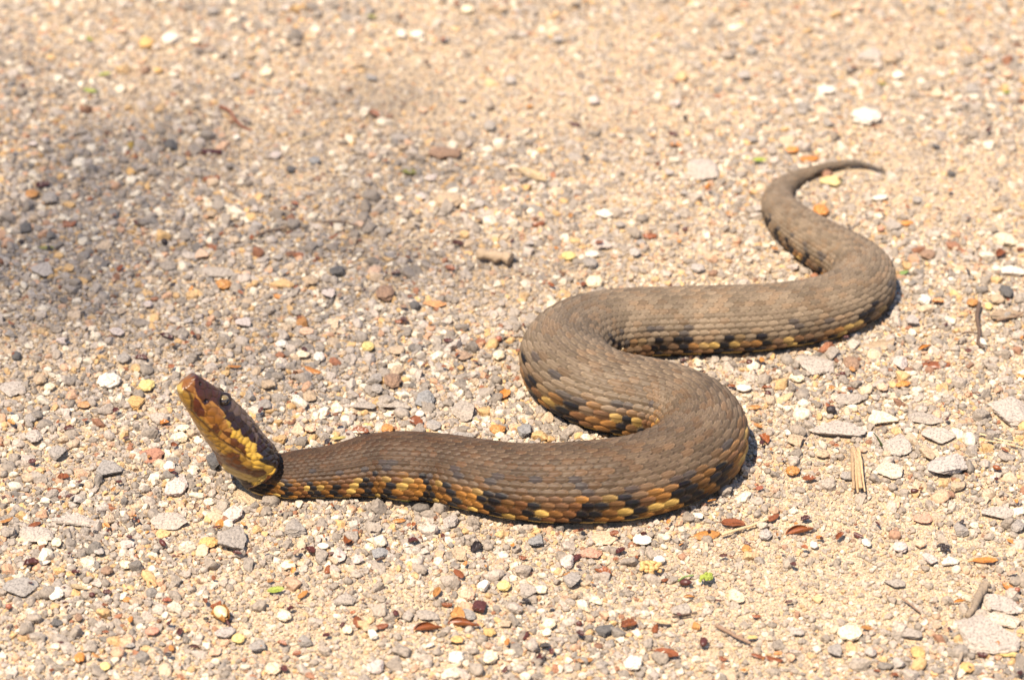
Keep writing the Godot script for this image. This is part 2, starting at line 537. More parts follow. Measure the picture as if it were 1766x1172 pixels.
func make_snake() -> void:
	patch("jaw", [Vector2(0.00068, -0.00313), Vector2(0.00415, -0.00158), Vector2(0.00818, -0.00456), Vector2(0.01691, -0.00573), Vector2(0.03075, -0.00498), Vector2(0.04471, -0.00219), Vector2(0.06414, -0.00341), Vector2(0.06341, -0.00615), Vector2(0.04759, -0.01196), Vector2(0.03969, -0.01251), Vector2(0.03238, -0.01205), Vector2(0.02108, -0.01220), Vector2(0.01164, -0.01027), Vector2(0.00415, -0.00782)])
	patch("chin", [Vector2(0.00376, -0.00658), Vector2(0.01106, -0.00925), Vector2(0.02269, -0.01049), Vector2(0.03156, -0.00997), Vector2(0.04041, -0.01078), Vector2(0.06193, -0.00435), Vector2(0.05215, -0.01585), Vector2(0.04759, -0.01354), Vector2(0.03888, -0.01295), Vector2(0.02833, -0.01309), Vector2(0.01691, -0.01240), Vector2(0.00492, -0.00946)])
	patch("nose", [Vector2(-0.00453, 0.00538), Vector2(-0.00004, 0.00492), Vector2(0.00261, 0.00069), Vector2(0.00376, -0.00137), Vector2(0.00062, -0.00293), Vector2(-0.00279, -0.00071)])
	patch("snout", [Vector2(0.00011, 0.00426), Vector2(-0.00111, 0.00668), Vector2(0.00299, 0.00692), Vector2(0.00991, 0.00883), Vector2(0.01490, 0.01113), Vector2(0.01960, 0.01033), Vector2(0.01490, 0.00751), Vector2(0.01490, 0.00462), Vector2(0.01691, 0.00264), Vector2(0.01221, 0.00242), Vector2(0.01106, -0.00136), Vector2(0.00530, -0.00070), Vector2(0.00261, 0.00069)])
	patch("lip_dark", [Vector2(0.00530, -0.00175), Vector2(0.00876, -0.00176), Vector2(0.01355, -0.00294), Vector2(0.01557, -0.00440), Vector2(0.01423, -0.00646), Vector2(0.01048, -0.00595), Vector2(0.00703, -0.00388)])
	patch("cheek", [Vector2(0.01106, -0.00136), Vector2(0.01691, 0.00245), Vector2(0.02188, 0.00202), Vector2(0.02510, -0.00157), Vector2(0.02188, -0.00446), Vector2(0.01826, -0.00463), Vector2(0.01490, -0.00422), Vector2(0.01355, -0.00202)])
	patch("brown", [Vector2(0.02188, -0.00591), Vector2(0.02108, -0.00257), Vector2(0.02430, -0.00345), Vector2(0.02591, -0.00590), Vector2(0.02349, -0.00663)])
	patch("brown", [Vector2(0.02591, -0.00273), Vector2(0.02994, -0.00018), Vector2(0.03644, -0.00047), Vector2(0.04112, -0.00141), Vector2(0.04328, -0.00435), Vector2(0.04184, -0.00415), Vector2(0.03563, -0.00371), Vector2(0.02994, -0.00420)])
	patch("stripe", [Vector2(0.02108, 0.00135), Vector2(0.02188, 0.00267), Vector2(0.02752, 0.00178), Vector2(0.03319, 0.00249), Vector2(0.03888, 0.00303), Vector2(0.04543, 0.00058), Vector2(0.04759, -0.00246), Vector2(0.06414, -0.00083), Vector2(0.05215, -0.01405), Vector2(0.06193, -0.00516), Vector2(0.06193, -0.00119), Vector2(0.04615, -0.00546), Vector2(0.04256, -0.00353), Vector2(0.04112, -0.00141), Vector2(0.03644, -0.00047), Vector2(0.03075, -0.00040), Vector2(0.02510, -0.00046)])
	patch("brown", [Vector2(0.03563, -0.00765), Vector2(0.04041, -0.00506), Vector2(0.04615, -0.00602), Vector2(0.06193, -0.00138), Vector2(0.06193, -0.00381), Vector2(0.04543, -0.01089), Vector2(0.03969, -0.01021)])
	patch("band", [Vector2(0.01423, 0.00479), Vector2(0.01490, 0.00797), Vector2(0.01960, 0.01033), Vector2(0.02430, 0.00958), Vector2(0.02994, 0.01012), Vector2(0.03806, 0.00932), Vector2(0.04328, 0.00674), Vector2(0.04687, 0.00448), Vector2(0.04759, -0.00042), Vector2(0.04615, 0.00047), Vector2(0.03888, 0.00303), Vector2(0.03319, 0.00249), Vector2(0.02752, 0.00178), Vector2(0.02188, 0.00267), Vector2(0.01691, 0.00287)])
	patch("temple", [Vector2(0.02027, 0.00954), Vector2(0.02430, 0.01061), Vector2(0.03156, 0.01024), Vector2(0.03969, 0.00836), Vector2(0.04256, 0.00694), Vector2(0.04184, 0.00502), Vector2(0.03400, 0.00826), Vector2(0.02752, 0.00740), Vector2(0.02269, 0.00460), Vector2(0.02108, 0.00494)])
	patch("neck", [Vector2(0.04615, 0.00038), Vector2(0.04615, 0.00491), Vector2(0.06851, 0.00817), Vector2(0.07338, -0.00002), Vector2(0.07110, -0.00706), Vector2(0.05535, -0.01353), Vector2(0.06414, -0.00083), Vector2(0.04759, -0.00264)])
	head_seed(-0.00007, 0.00175)
	head_seed(0.00222, 0.00276)
	head_seed(0.00703, 0.00059)
	head_seed(0.00492, 0.00469)
	head_seed(0.00933, 0.00358)
	head_seed(0.01355, 0.00291)
	head_seed(0.01221, 0.00577)
	head_seed(0.01960, 0.00278)
	head_seed(0.02108, 0.00578)
	head_seed(0.02269, 0.00842)
	head_seed(0.02591, 0.00820)
	head_seed(0.00376, -0.00325)
	head_seed(0.00876, -0.00391)
	head_seed(0.01355, -0.00400)
	head_seed(0.01826, -0.00380)
	head_seed(0.02027, -0.00076)
	head_seed(0.02430, -0.00032)
	head_seed(0.02994, 0.00001)
	head_seed(0.03400, 0.00067)
	head_seed(0.03969, -0.00101)
	head_seed(0.03075, 0.00803)
	head_seed(0.02913, 0.00546)
	head_seed(0.03481, 0.00579)
	head_seed(0.03400, 0.00358)
	head_seed(0.03888, 0.00515)
	head_seed(0.03481, 0.00870)
	head_seed(0.04041, 0.00628)
	head_seed(0.04112, 0.00156)
	head_seed(0.04400, 0.00294)
	head_seed(0.03238, 0.00102)
	head_seed(0.03644, 0.00122)
	head_seed(0.03888, 0.00092)
	head_seed(0.04400, -0.00136)
	head_seed(0.04687, -0.00279)
	head_seed(0.04830, -0.00765)
	head_seed(0.04830, -0.01052)
	head_seed(0.04830, -0.01387)
	head_seed(0.04759, -0.00840)
	head_seed(0.04543, -0.00559)
	head_seed(0.04112, -0.00437)
	head_seed(0.00646, -0.00650)
	head_seed(0.01288, -0.00838)
	head_seed(0.01893, -0.00854)
	head_seed(0.02510, -0.00866)
	head_seed(0.03075, -0.00796)
	head_seed(0.03481, -0.00648)
	head_seed(0.03969, -0.00575)
	head_seed(0.02269, -0.01049)
	head_seed(0.02913, -0.01014)
	head_seed(0.03563, -0.00979)
	head_seed(0.03969, -0.00995)
	head_seed(0.03888, -0.00621)
	head_seed(0.04328, -0.00778)
	head_seed(0.04687, -0.00770)
	head_seed(0.04543, -0.01026)
	head_seed(0.03888, -0.00958)
	head_seed(0.00761, 0.00647)
	head_seed(0.01106, 0.00763)
	head_seed(0.01557, 0.00970)
	head_seed(0.02349, 0.01055)
	head_seed(0.02994, 0.01050)
	head_seed(0.03400, 0.00995)
	head_seed(0.03806, 0.00894)
	var mouth := PackedVector2Array([Vector2(0.00062, -0.00259), Vector2(0.00261, -0.00228), Vector2(0.00588, -0.00356), Vector2(0.01106, -0.00674), Vector2(0.01490, -0.00694), Vector2(0.02188, -0.00646), Vector2(0.02833, -0.00596), Vector2(0.03400, -0.00457), Vector2(0.03888, -0.00340), Vector2(0.04400, -0.00313)])
	var eye_at: Vector2 = Vector2(0.01826, 0.00655)
	var pit_at: Vector2 = Vector2(0.01048, 0.00033)
	var nostril_at: Vector2 = Vector2(0.00376, 0.00385)
	# --- the centre line at close steps
	var dense: Array = []
	var run := PackedFloat32Array()
	var total := 0.0
	var prev := Vector3.ZERO
	for i in spine.size() - 1:
		var p0: Array = spine[maxi(i - 1, 0)]
		var p1: Array = spine[i]
		var p2: Array = spine[i + 1]
		var p3: Array = spine[mini(i + 2, spine.size() - 1)]
		for q in 24:
			var row := PackedFloat32Array()
			row.resize(9)
			for k in 9:
				row[k] = cr(p0[k], p1[k], p2[k], p3[k], q / 24.0)
			var here := Vector3(row[0], row[1], row[2])
			if dense.size():
				total += here.distance_to(prev)
			prev = here
			dense.append(row)
			run.append(total)
	# --- stations
	var st: Array = []
	var sv := PackedFloat32Array()
	var ss := PackedFloat32Array()
	var s := 0.0
	var scale_v := 0.0
	var at := 0
	while s < total - .0003:
		while at < run.size() - 2 and run[at + 1] < s:
			at += 1
		var t := (s - run[at]) / maxf(run[at + 1] - run[at], 1e-6)
		var row := PackedFloat32Array()
		row.resize(9)
		for k in 9:
			row[k] = lerpf(dense[at][k], dense[at + 1][k], t)
		st.append(row)
		sv.append(scale_v)
		ss.append(s)
		var length := maxf(.275 * row[3], .0026)
		var step := length / 9.0
		if row[8] > .3:
			step = .00048
		scale_v += step / length
		s += step
	var ns := st.size()
	# --- angles round a ring: 25 rows of scales above, the broad belly plates below
	var edge := deg_to_rad(117.0)
	var angles := PackedFloat32Array()
	for i in 200:
		angles.append(-edge + 2.0 * edge * i / 199.0)
	for i in range(1, 22):
		angles.append(edge + (TAU - 2.0 * edge) * i / 22.0)
	var nr := angles.size()
	var sn := PackedFloat32Array()
	var cs := PackedFloat32Array()
	for a in angles:
		sn.append(sin(a))
		cs.append(cos(a))
	# --- seeds of the head shields: (along, up, sideways)
	var cells := PackedVector3Array()
	var run_head := func_head_profile(st, ss)
	for q in seeds:
		cells.append(Vector3(q.x, q.y, side_of(run_head, q.x, q.y)))
	var g := RandomNumberGenerator.new()
	g.seed = 5
	var big := cells.size()
	for q in 700:
		var tt := g.randf_range(.0, .072)
		var prof := head_row(run_head, tt)
		var vv := g.randf_range(-prof[2], prof[1])
		var c3 := Vector3(tt, vv, side_of(run_head, tt, vv))
		if vv > prof[1] * .8:
			c3 = Vector3(tt, prof[1] * .97, g.randf_range(0, prof[0] * .7))
		var room := .0030 if tt < .028 else (.0024 if tt < .042 else .0021)
		var ok := true
		for o in cells:
			if o.distance_to(c3) < room:
				ok = false
				break
		if ok:
			cells.append(c3)
	# --- vertices
	var v := PackedVector3Array()
	v.resize(ns * nr + 2)
	var col := PackedColorArray()
	col.resize(ns * nr + 2)
	var wob := FastNoiseLite.new()
	wob.seed = 4
	wob.frequency = 60.0
	var fore := Vector3(.056, .032, .0175)
	var hind := Vector3(.158, .115, .073)
	for i in ns:
		var row: PackedFloat32Array = st[i]
		var here := Vector3(row[0], row[1], row[2])
		var ra: PackedFloat32Array = st[maxi(i - 4, 0)]
		var rb: PackedFloat32Array = st[mini(i + 4, ns - 1)]
		var along := (Vector3(rb[0], rb[1], rb[2]) - Vector3(ra[0], ra[1], ra[2])).normalized()
		var side := along.cross(Vector3(0, 1, -.16 * clampf(row[8], 0, 1))).normalized()
		var up := side.cross(along).normalized()
		var w := row[3]
		var hu := row[4]
		var hd := row[5]
		var pw := 2.0 / maxf(row[6], 1.0)
		var kk := row[7]
		var head := row[8] > .5
		var f := ss[i] / total
		var grey := smoothstep(.10, .62, f)
		var base := fore.lerp(hind, grey)
		if f > .93:
			base = base.lerp(Vector3(.075, .062, .05), smoothstep(.93, 1.0, f))
		var rise := .0015 * clampf(w / .02, .04, 1.0)
		var sc := sv[i]
		var facing := 1.0 if side.z >= 0.0 else -1.0
		for r in nr:
			var sx := sn[r]
			var cx := cs[r]
			var pq := pw if cx > 0.0 or head else lerpf(2.0 / 2.9, pw, row[8] * 2.0)
			var px := signf(sx) * pow(absf(sx), pq)
			var py := signf(cx) * pow(absf(cx), pq)
			var h := hu if cx > 0.0 else hd
			var x := w * px * (1.0 - kk * absf(py) * (1.15 if cx > 0.0 else .8))
			var y := h * py
			var out := (side * (sx / maxf(w, .001)) + up * (cx / maxf(h, .001))).normalized()
			var lift := 0.0
			var c := base
			if head:
				var p := Vector3(ss[i], y, absf(x))
				var d1 := 1e9
				var d2 := 1e9
				var who := 0
				for q in cells.size():
					var d := p.distance_squared_to(cells[q])
					if d < d1:
						d2 = d1
						d1 = d
						who = q
					elif d < d2:
						d2 = d
				d1 = sqrt(d1)
				d2 = sqrt(d2)
				var seam := 1.0 - smoothstep(0.0, .00075, d2 - d1)
				lift = -.00024 * seam + lerpf(.00014, .00034, smoothstep(.022, .04, ss[i])) * (1.0 - smoothstep(0.0, .0018, d1)) + .00006 * wob.get_noise_3d(p.x * 45.0, p.y * 45.0, p.z * 45.0)
				var spot := Vector2(p.x, p.y)
				if p.x > .022:
					spot = spot.lerp(Vector2(cells[who].x, cells[who].y), .8)
				var what := "side"
				if p.y > hu * .82:
					what = "top"
				elif p.y < -hd * .75:
					what = "chin"
				if p.x > .03 and p.y > hu * .1:
					what = "band" if p.y < hu * .75 else "temple"
				if p.z > w * .25 or p.y < 0.0:
					for q in patches:
						if Geometry2D.is_point_in_polygon(spot, q[1]):
							what = q[0]
				c = SKIN[what]
				c *= .86 + .28 * hash01(who, 3) + .10 * wob.get_noise_3d(p.x * 12.0, p.y * 12.0, p.z * 12.0)
				c = c.lerp(c * .5, seam * .7)
				# the mouth line
				var dm := 1.0
				for q in mouth.size() - 1:
					dm = minf(dm, Geometry2D.get_closest_point_to_segment(Vector2(p.x, p.y), mouth[q], mouth[q + 1]).distance_to(Vector2(p.x, p.y)))
				if p.z > w * .3:
					var m := 1.0 - smoothstep(.0002, .0007, dm)
					lift -= .0005 * m
					c = c.lerp(Vector3(.05, .02, .008), m * .8)
					var de := Vector2(p.x, p.y).distance_to(eye_at)
					lift -= .0011 * (1.0 - smoothstep(.0012, .0036, de))
					if de < .0036:
						c = c.lerp(Vector3(.02, .011, .008), .9)
					var brow := Vector2(p.x, p.y).distance_to(eye_at + Vector2(.0003, .0036))
					lift += .0013 * exp(-pow(brow / .0022, 2.0))
					var dp := Vector2(p.x, p.y).distance_to(pit_at)
					lift -= .0010 * (1.0 - smoothstep(.0003, .0011, dp))
					if dp < .0011:
						c *= .3
					dp = Vector2(p.x, p.y).distance_to(nostril_at)
					lift -= .0008 * (1.0 - smoothstep(.0002, .0010, dp))
					if dp < .0008:
						c *= .35
			elif absf(angles[r]) <= edge + .001:
				# keeled scales overlapping like shingles
				var a1 := angles[r] / edge
				var u := 11.5 * a1 * (1.13 - .13 * a1 * a1)
				var i0 := int(floorf(u))
				var best := -1.0
				var be := 1.0
				var bi := 0
				var bj := 0
				var bd := 0.0
				var bu := 0.0
				for q in 2:
					var ii := i0 + q
					var du := u - ii
					var off := .5 if ii & 1 else 0.0
					var jf := sc - off
					var j0 := int(roundf(jf))
					for z in 2:
						var jj := j0 if z == 0 else (j0 + 1 if jf > j0 else j0 - 1)
						var dv := jf - jj
						var e := dv * dv * 2.25 + du * du * 3.0
						if e < 1.0:
							var hh := (.42 + .50 * (dv + .66) / 1.32) * (1.0 - .50 * e * e) + .13 * exp(-du * du * 90.0)
							hh *= 1.0 - .30 * e * clampf((absf(ii) - 4.0) / 4.0, 0, 1)
							if hh > best:
								best = hh
								be = e
								bi = ii
								bj = jj
								bd = dv
								bu = du
				if best < 0.0:
					lift = 0.0
					c = (base * 1.2 + Vector3(.03, .024, .017)) * .75
				else:
					lift = best * rise
					var n1 := hash01(bi, bj)
					var n2 := hash01(bi * 7 + 3, bj * 5 + 1)
					var low := 11.0 - absf(bi)
					var jv := bj + (.5 if bi & 1 else 0.0) + (0.0 if bi >= 0 else 2.3)
					var ph := fposmod(jv + .5 * sin(low * 1.1 + jv * .37) + .5, 7.0)
					var bar := ph < 1.6 or (ph > 3.4 and ph < 4.5)
					c = base * (.74 + .44 * n1)
					if n2 > .72:
						c = c.lerp(Vector3(c.x * 1.25, c.y * .92, c.z * .62), .45 - .2 * grey)
					var reach := (2.4 + 1.9 * n2 - 1.0 * grey) * (1.0 if hash01(int(floorf((jv + .5) / 7.0)), 5 if ph < 2.0 else 6) > .22 * smoothstep(.2, .35, f) else .35)
					var wide := 4.7 - 2.6 * grey + 2.2 * exp(-pow((f - .39) / .075, 2.0))
					if low < wide + .2:
						var gold := Vector3(.255, .110, .021).lerp(Vector3(.13, .056, .016), n1)
						if n2 > .80 and low < 4.0:
							gold = Vector3(.40, .25, .065)
						elif n2 < .30:
							gold = Vector3(.11, .045, .016)
						if ph > 1.2 and ph < 3.0:
							gold *= .72
						# each gold scale is browner at its root and in its middle, bright along its free edge
						gold *= lerpf(.65, 1.75, clampf(be * .9 + bd * .5, 0, 1))
						if f > .84:
							gold = gold.lerp(base, .8)
						c = c.lerp(gold, (1.0 - smoothstep(wide * .35, wide, low + 1.2 * (n1 - .5))) * (.92 - .25 * grey))
					if bar and low < reach:
						c = c.lerp(Vector3(.045, .030, .018), .8)
						c = c.lerp(Vector3(.010, .0095, .0105) * (.7 + n1), 1.0 - (.25 + .4 * n2) * smoothstep(.42, .9, be))
					elif bar and low < 6.5 - 1.6 * grey and n2 > .5:
						c = c.lerp(Vector3(.030, .029, .031), .72)
					elif ph > 1.0 and ph < 4.0:
						c *= .86
					if f < .12:
						c = c.lerp(Vector3(.022, .015, .011), (1.0 - smoothstep(.078, .100, f)) * (.92 if low < 7.0 else .45))
					# pale keel and pale free edge, darker root
					var pale := (1.0 - smoothstep(.02, .10, absf(bu))) * .5 + smoothstep(.45, .72, be) * (1.0 if bd > -.15 else .35)
					c = c.lerp(c * 1.7 + Vector3(.038, .030, .021), pale * (.42 + .25 * grey if low > 2.5 else .22))
					c *= 1.0 - .45 * smoothstep(.15, .55, -bd)
					c *= 1.0 - .65 * smoothstep(.76, .98, be)
					c *= 1.0 + .16 * sin(bu * 19.0 + n1 * 9.0) * sin(bd * 13.0 + n2 * 20.0) + .10 * (hash01(i, r) - .5)
			else:
				var fr := sc - floorf(sc)
				lift = .00035 * fr * clampf(w / .02, .04, 1.0)
				var ph2 := fposmod(floorf(sc) + 2.0, 7.0)
				c = Vector3(.46, .33, .12)
				if ph2 < 2.0 or (ph2 > 3.0 and ph2 < 5.0):
					c = Vector3(.03, .022, .016)
			v[i * nr + r] = here + side * x + up * y + out * lift
			col[i * nr + r] = Color(c.x, c.y, c.z)
		if i % 3 == 0 and row[1] - hd < .0045:
			mark(row[0], row[2], maxf(.0035, w * (.64 if row[8] > .2 else .78)), maxf(.0035, w * (.64 if row[8] > .2 else .78)), 1)
	v[ns * nr] = Vector3(st[0][0], st[0][1], st[0][2]) + (Vector3(st[0][0], st[0][1], st[0][2]) - Vector3(st[4][0], st[4][1], st[4][2])).normalized() * .0009
	col[ns * nr] = col[0]
	v[ns * nr + 1] = Vector3(spine[-1][0], spine[-1][1], spine[-1][2])
	col[ns * nr + 1] = col[(ns - 1) * nr]
	# --- normals
	var nor := PackedVector3Array()
	nor.resize(v.size())
	for i in ns:
		var ia := maxi(i - 1, 0) * nr
		var ib := mini(i + 1, ns - 1) * nr
		for r in nr:
			var ra := (r + nr - 1) % nr
			var rb := (r + 1) % nr
			nor[i * nr + r] = (v[i * nr + rb] - v[i * nr + ra]).cross(v[ib + r] - v[ia + r]).normalized()
	# side x up runs so that ring (towards +side) cross along points out or in; make it point out
	var test := nor[(ns / 2) * nr + 99]
	if test.y < 0.0:
		for i in nor.size():
			nor[i] = -nor[i]
	nor[ns * nr] = (v[ns * nr] - Vector3(st[0][0], st[0][1], st[0][2])).normalized()
	nor[ns * nr + 1] = nor[ns * nr] * -1.0
	# --- faces; the head is the first surface, the body the second
	var split := 0
	while split < ns and st[split][8] > .5:
		split += 1
	var mesh := ArrayMesh.new()
	for part in 2:
		var f := PackedInt32Array()
		var from := 0 if part == 0 else split
		var to := split if part == 0 else ns - 1
		for i in range(from, to):
			for r in nr:
				var rb := (r + 1) % nr
				var a := i * nr + r
				var b := i * nr + rb
				f.append_array([a, a + nr, b, b, a + nr, b + nr])
		if part == 0:
			for r in nr:
				f.append_array([ns * nr, r, (r + 1) % nr])
		else:
			for r in nr:
				f.append_array([ns * nr + 1, (ns - 1) * nr + (r + 1) % nr, (ns - 1) * nr + r])
		var a3 := []
		a3.resize(Mesh.ARRAY_MAX)
		a3[Mesh.ARRAY_VERTEX] = v
		a3[Mesh.ARRAY_NORMAL] = nor
		a3[Mesh.ARRAY_COLOR] = col
		a3[Mesh.ARRAY_INDEX] = f
		mesh.add_surface_from_arrays(Mesh.PRIMITIVE_TRIANGLES, a3)
	var gloss := StandardMaterial3D.new()
	gloss.vertex_color_use_as_albedo = true
	gloss.roughness = .33
	gloss.metallic_specular = .5
	var skin := StandardMaterial3D.new()
	skin.vertex_color_use_as_albedo = true
	skin.roughness = .50
	skin.metallic_specular = .28
	mesh.surface_set_material(0, gloss)
	mesh.surface_set_material(1, skin)
	var root := Node3D.new()
	root.name = "snake"
	add_child(root)
	tag(root, "brown snake with yellow and black flanks winding over the gravel, head raised", "snake")
	var body := MeshInstance3D.new()
	body.name = "body"
	body.mesh = mesh
	root.add_child(body, true)
	# --- eyes
	var prof := head_row(run_head, eye_at.x)
	var at_i := 0
	while ss[at_i] < eye_at.x:
		at_i += 1
	var here := Vector3(st[at_i][0], st[at_i][1], st[at_i][2])
	var nxt := Vector3(st[at_i + 1][0], st[at_i + 1][1], st[at_i + 1][2])
	var along := (nxt - here).normalized()
	var side := along.cross(Vector3(0, 1, -.16)).normalized()
	var up := side.cross(along).normalized()
	for sgn in [1.0, -1.0]:
		var out_x := side_of(run_head, eye_at.x, eye_at.y)
		var center: Vector3 = here + up * eye_at.y + side * sgn * (out_x - .0024)
		var ball := icosphere(4)
		var bv: PackedVector3Array = ball[0]
		var bc := PackedColorArray()
		bc.resize(bv.size())
		var look: Vector3 = (side * sgn + up * .12).normalized()
		for i in bv.size():
			var d := bv[i]
			var hgt := d.dot(Vector3.UP) + .12 * d.dot(along)
			var gold := smoothstep(.50, .60, hgt)
			var c := Vector3(.03, .016, .010).lerp(Vector3(.20, .14, .05), gold)
			if d.dot(look) < .25:
				c = Vector3(.02, .012, .008)
			bc[i] = Color(c.x, c.y, c.z)
			bv[i] = d * .0027
		var eye := MeshInstance3D.new()
		eye.name = "eye" if sgn > 0 else "eye_001"
		eye.mesh = mesh_of(bv, ball[1], bc)
		var em := StandardMaterial3D.new()
		em.vertex_color_use_as_albedo = true
		em.roughness = .08
		em.clearcoat_enabled = true
		em.clearcoat_roughness = .03
		eye.material_override = em
		eye.position = center
		root.add_child(eye, true)
		var slit := icosphere(3)
		var pv: PackedVector3Array = slit[0]
		for i in pv.size():
			pv[i] = along * (pv[i].x * .00042) + up * (pv[i].y * .0016) + look * (pv[i].z * .0005)
		var pupil := MeshInstance3D.new()
		pupil.name = "pupil"
		pupil.mesh = mesh_of(pv, slit[1])
		var pm := StandardMaterial3D.new()
		pm.albedo_color = Color(.02, .02, .02)
		pm.roughness = .08
		pupil.material_override = pm
		pupil.position = look * .00243
		eye.add_child(pupil, true)


func func_head_profile(st: Array, ss: PackedFloat32Array) -> Array:
	var rows := []
	for i in st.size():
		if ss[i] > .08:
			break
		rows.append([ss[i], st[i][3], st[i][4], st[i][5], st[i][6], st[i][7]])
	return rows


func head_row(rows: Array, t: float) -> Array:
	var best: Array = rows[0]
	for r in rows:
		if r[0] > t:
			break
		best = r
	return [best[1], best[2], best[3], best[4], best[5]]


func side_of(rows: Array, t: float, y: float) -> float:
	var p := head_row(rows, t)
	var h: float = p[1] if y > 0.0 else p[2]
	var py := clampf(absf(y) / h, 0, .999)
	var n: float = p[3]
	return float(p[0]) * pow(1.0 - pow(py, n), 1.0 / n) * (1.0 - float(p[4]) * py * (1.15 if y > 0.0 else .8))


# ------------------------------------------------------------------ stones that one can tell apart
var stone_no := 0


func stone(kind: String, tone: String, at: Vector3, size: Vector3, turn: float, label: String, group := "") -> void:
	var called: String = {"slab": "flat_stone", "oval": "pebble", "round": "pebble"}.get(kind, "stone")
	var o := MeshInstance3D.new()
	o.name = numbered(called)
	stone_no += 1
	o.mesh = stone_shape(kind, stone_no % 14, 4 if size.x > .006 else 3)
	var t: Vector3 = TONE[tone]
	if kind == "slab":
		t = t.lerp(Vector3(.52, .41, .295), .22)
	o.material_override = stone_mat(t * (.94 + .12 * hash01(stone_no % 3, 2)), .42 if tone in ["amber", "orange", "maroon"] else .85)
	o.transform = Transform3D(Basis(Vector3.UP, turn) * Basis.from_scale(size), at + Vector3(0, gh(at.x, at.z) + .0016 - size.y * (.08 if kind == "slab" else .04), 0))
	add_child(o)
	tag(o, label, "stone", group)
	mark(at.x, at.z, size.x * .40, size.z * .40, 2)


func place_stones() -> void:
	stone("oval", "white", Vector3(0.1857, 0.0015, -0.2125), Vector3(0.0164, 0.0069, 0.0145), -0.12, "smooth white oval stone lying far behind the snake's tail")
	stone("slab", "palegrey", Vector3(0.0975, 0.0011, -0.1574), Vector3(0.0183, 0.0049, 0.0220), -0.24, "large pale flat stone with dark right edge left of the snake's tail")
	stone("round", "tan", Vector3(-0.0320, 0.0014, -0.1276), Vector3(0.0140, 0.0066, 0.0139), 0.11, "large tan rounded stone standing alone on the gravel behind the middle")
	stone("round", "peach", Vector3(-0.0665, 0.0009, -0.0600), Vector3(0.0067, 0.0040, 0.0090), -0.30, "small square pink pebble standing on grey gravel behind the head")
	stone("round", "brown", Vector3(-0.0608, 0.0012, -0.0394), Vector3(0.0095, 0.0056, 0.0119), 0.03, "dull brown round clod in front of the square pink pebble")
	stone("oval", "brown", Vector3(-0.0349, 0.0011, -0.1740), Vector3(0.0173, 0.0049, 0.0104), -0.09, "low brown lumpy stone with dark shadow at the back")
	stone("oval", "white", Vector3(-0.1874, 0.0012, -0.3020), Vector3(0.0095, 0.0052, 0.0111), -0.31, "greyish white blocky stone near the far left corner")
	stone("oval", "ochre", Vector3(-0.1996, 0.0010, -0.2968), Vector3(0.0089, 0.0048, 0.0101), 0.01, "yellow ochre stone beside the greyish white blocky stone")
	stone("oval", "white", Vector3(-0.1850, 0.0011, 0.0360), Vector3(0.0112, 0.0052, 0.0110), -0.32, "cream white oblong pebble left of the snake's snout")
	stone("angular", "dark", Vector3(-0.1315, 0.0011, 0.1005), Vector3(0.0082, 0.0049, 0.0123), -0.05, "dark grey angular rock under the snake's throat")
	stone("angular", "pink", Vector3(-0.1465, 0.0012, 0.1192), Vector3(0.0094, 0.0056, 0.0141), -0.30, "pinkish white angular rock in front of the snake's throat")
	stone("block", "pink", Vector3(-0.1212, 0.0010, 0.1390), Vector3(0.0090, 0.0044, 0.0117), -0.29, "pink slab sided stone with sloping top in front of the jaw")
	stone("angular", "grey", Vector3(-0.1192, 0.0016, 0.1591), Vector3(0.0124, 0.0071, 0.0149), -0.05, "big lumpy grey stone in front of the pink slab sided stone")
	stone("slab", "palegrey", Vector3(-0.1479, 0.0006, 0.1439), Vector3(0.0155, 0.0025, 0.0115), 0.23, "broad pale grey stone left of the lumpy grey stone")
	stone("slab", "palegrey", Vector3(-0.1882, 0.0004, 0.1429), Vector3(0.0200, 0.0020, 0.0089), -0.26, "long flat pale grey slab at the near left")
	stone("slab", "palegrey", Vector3(-0.2036, 0.0006, 0.1540), Vector3(0.0164, 0.0025, 0.0114), -0.19, "pointed pale grey slab nearest the left edge")
	stone("slab", "slate", Vector3(-0.2056, 0.0006, 0.1919), Vector3(0.0150, 0.0027, 0.0120), 0.09, "long blue grey slate chip at the left edge")
	stone("oval", "white", Vector3(-0.1907, 0.0008, 0.1965), Vector3(0.0073, 0.0036, 0.0077), 0.31, "white stone with a brown scrap curled under it")
	stone("angular", "grey", Vector3(-0.0929, 0.0011, 0.1488), Vector3(0.0095, 0.0049, 0.0103), 0.05, "grey stone with a shiny pale top below the neck")
	stone("angular", "pink", Vector3(-0.0733, 0.0008, 0.1692), Vector3(0.0059, 0.0035, 0.0089), -0.07, "pink speckled angular stone in front of the first bend of the neck")
	stone("block", "maroon", Vector3(-0.0135, 0.0007, 0.2047), Vector3(0.0070, 0.0033, 0.0088), 0.33, "dark maroon square chip of stone on the near gravel")
	stone("slab", "slate", Vector3(-0.0182, 0.0003, 0.2093), Vector3(0.0072, 0.0015, 0.0068), -0.32, "blue grey flat chip touching the dark maroon chip")
	stone("block", "amber", Vector3(-0.0225, 0.0007, 0.2098), Vector3(0.0058, 0.0033, 0.0086), 0.25, "tan amber chip left of the blue grey flat chip")
	stone("round", "white", Vector3(-0.0226, 0.0008, 0.2385), Vector3(0.0064, 0.0038, 0.0083), -0.15, "cream white rounded stone at the near edge, left of its twin")
	stone("round", "cream", Vector3(-0.0087, 0.0008, 0.2385), Vector3(0.0064, 0.0038, 0.0083), -0.25, "cream faceted stone at the near edge, right of its twin")
	stone("round", "white", Vector3(0.0491, 0.0009, 0.2409), Vector3(0.0075, 0.0042, 0.0090), -0.27, "white wedge stone at the near edge in front of the outer coil")
	stone("oval", "white", Vector3(0.0557, 0.0007, 0.1584), Vector3(0.0084, 0.0033, 0.0071), -0.13, "white flat topped stone just in front of the snake's coil")
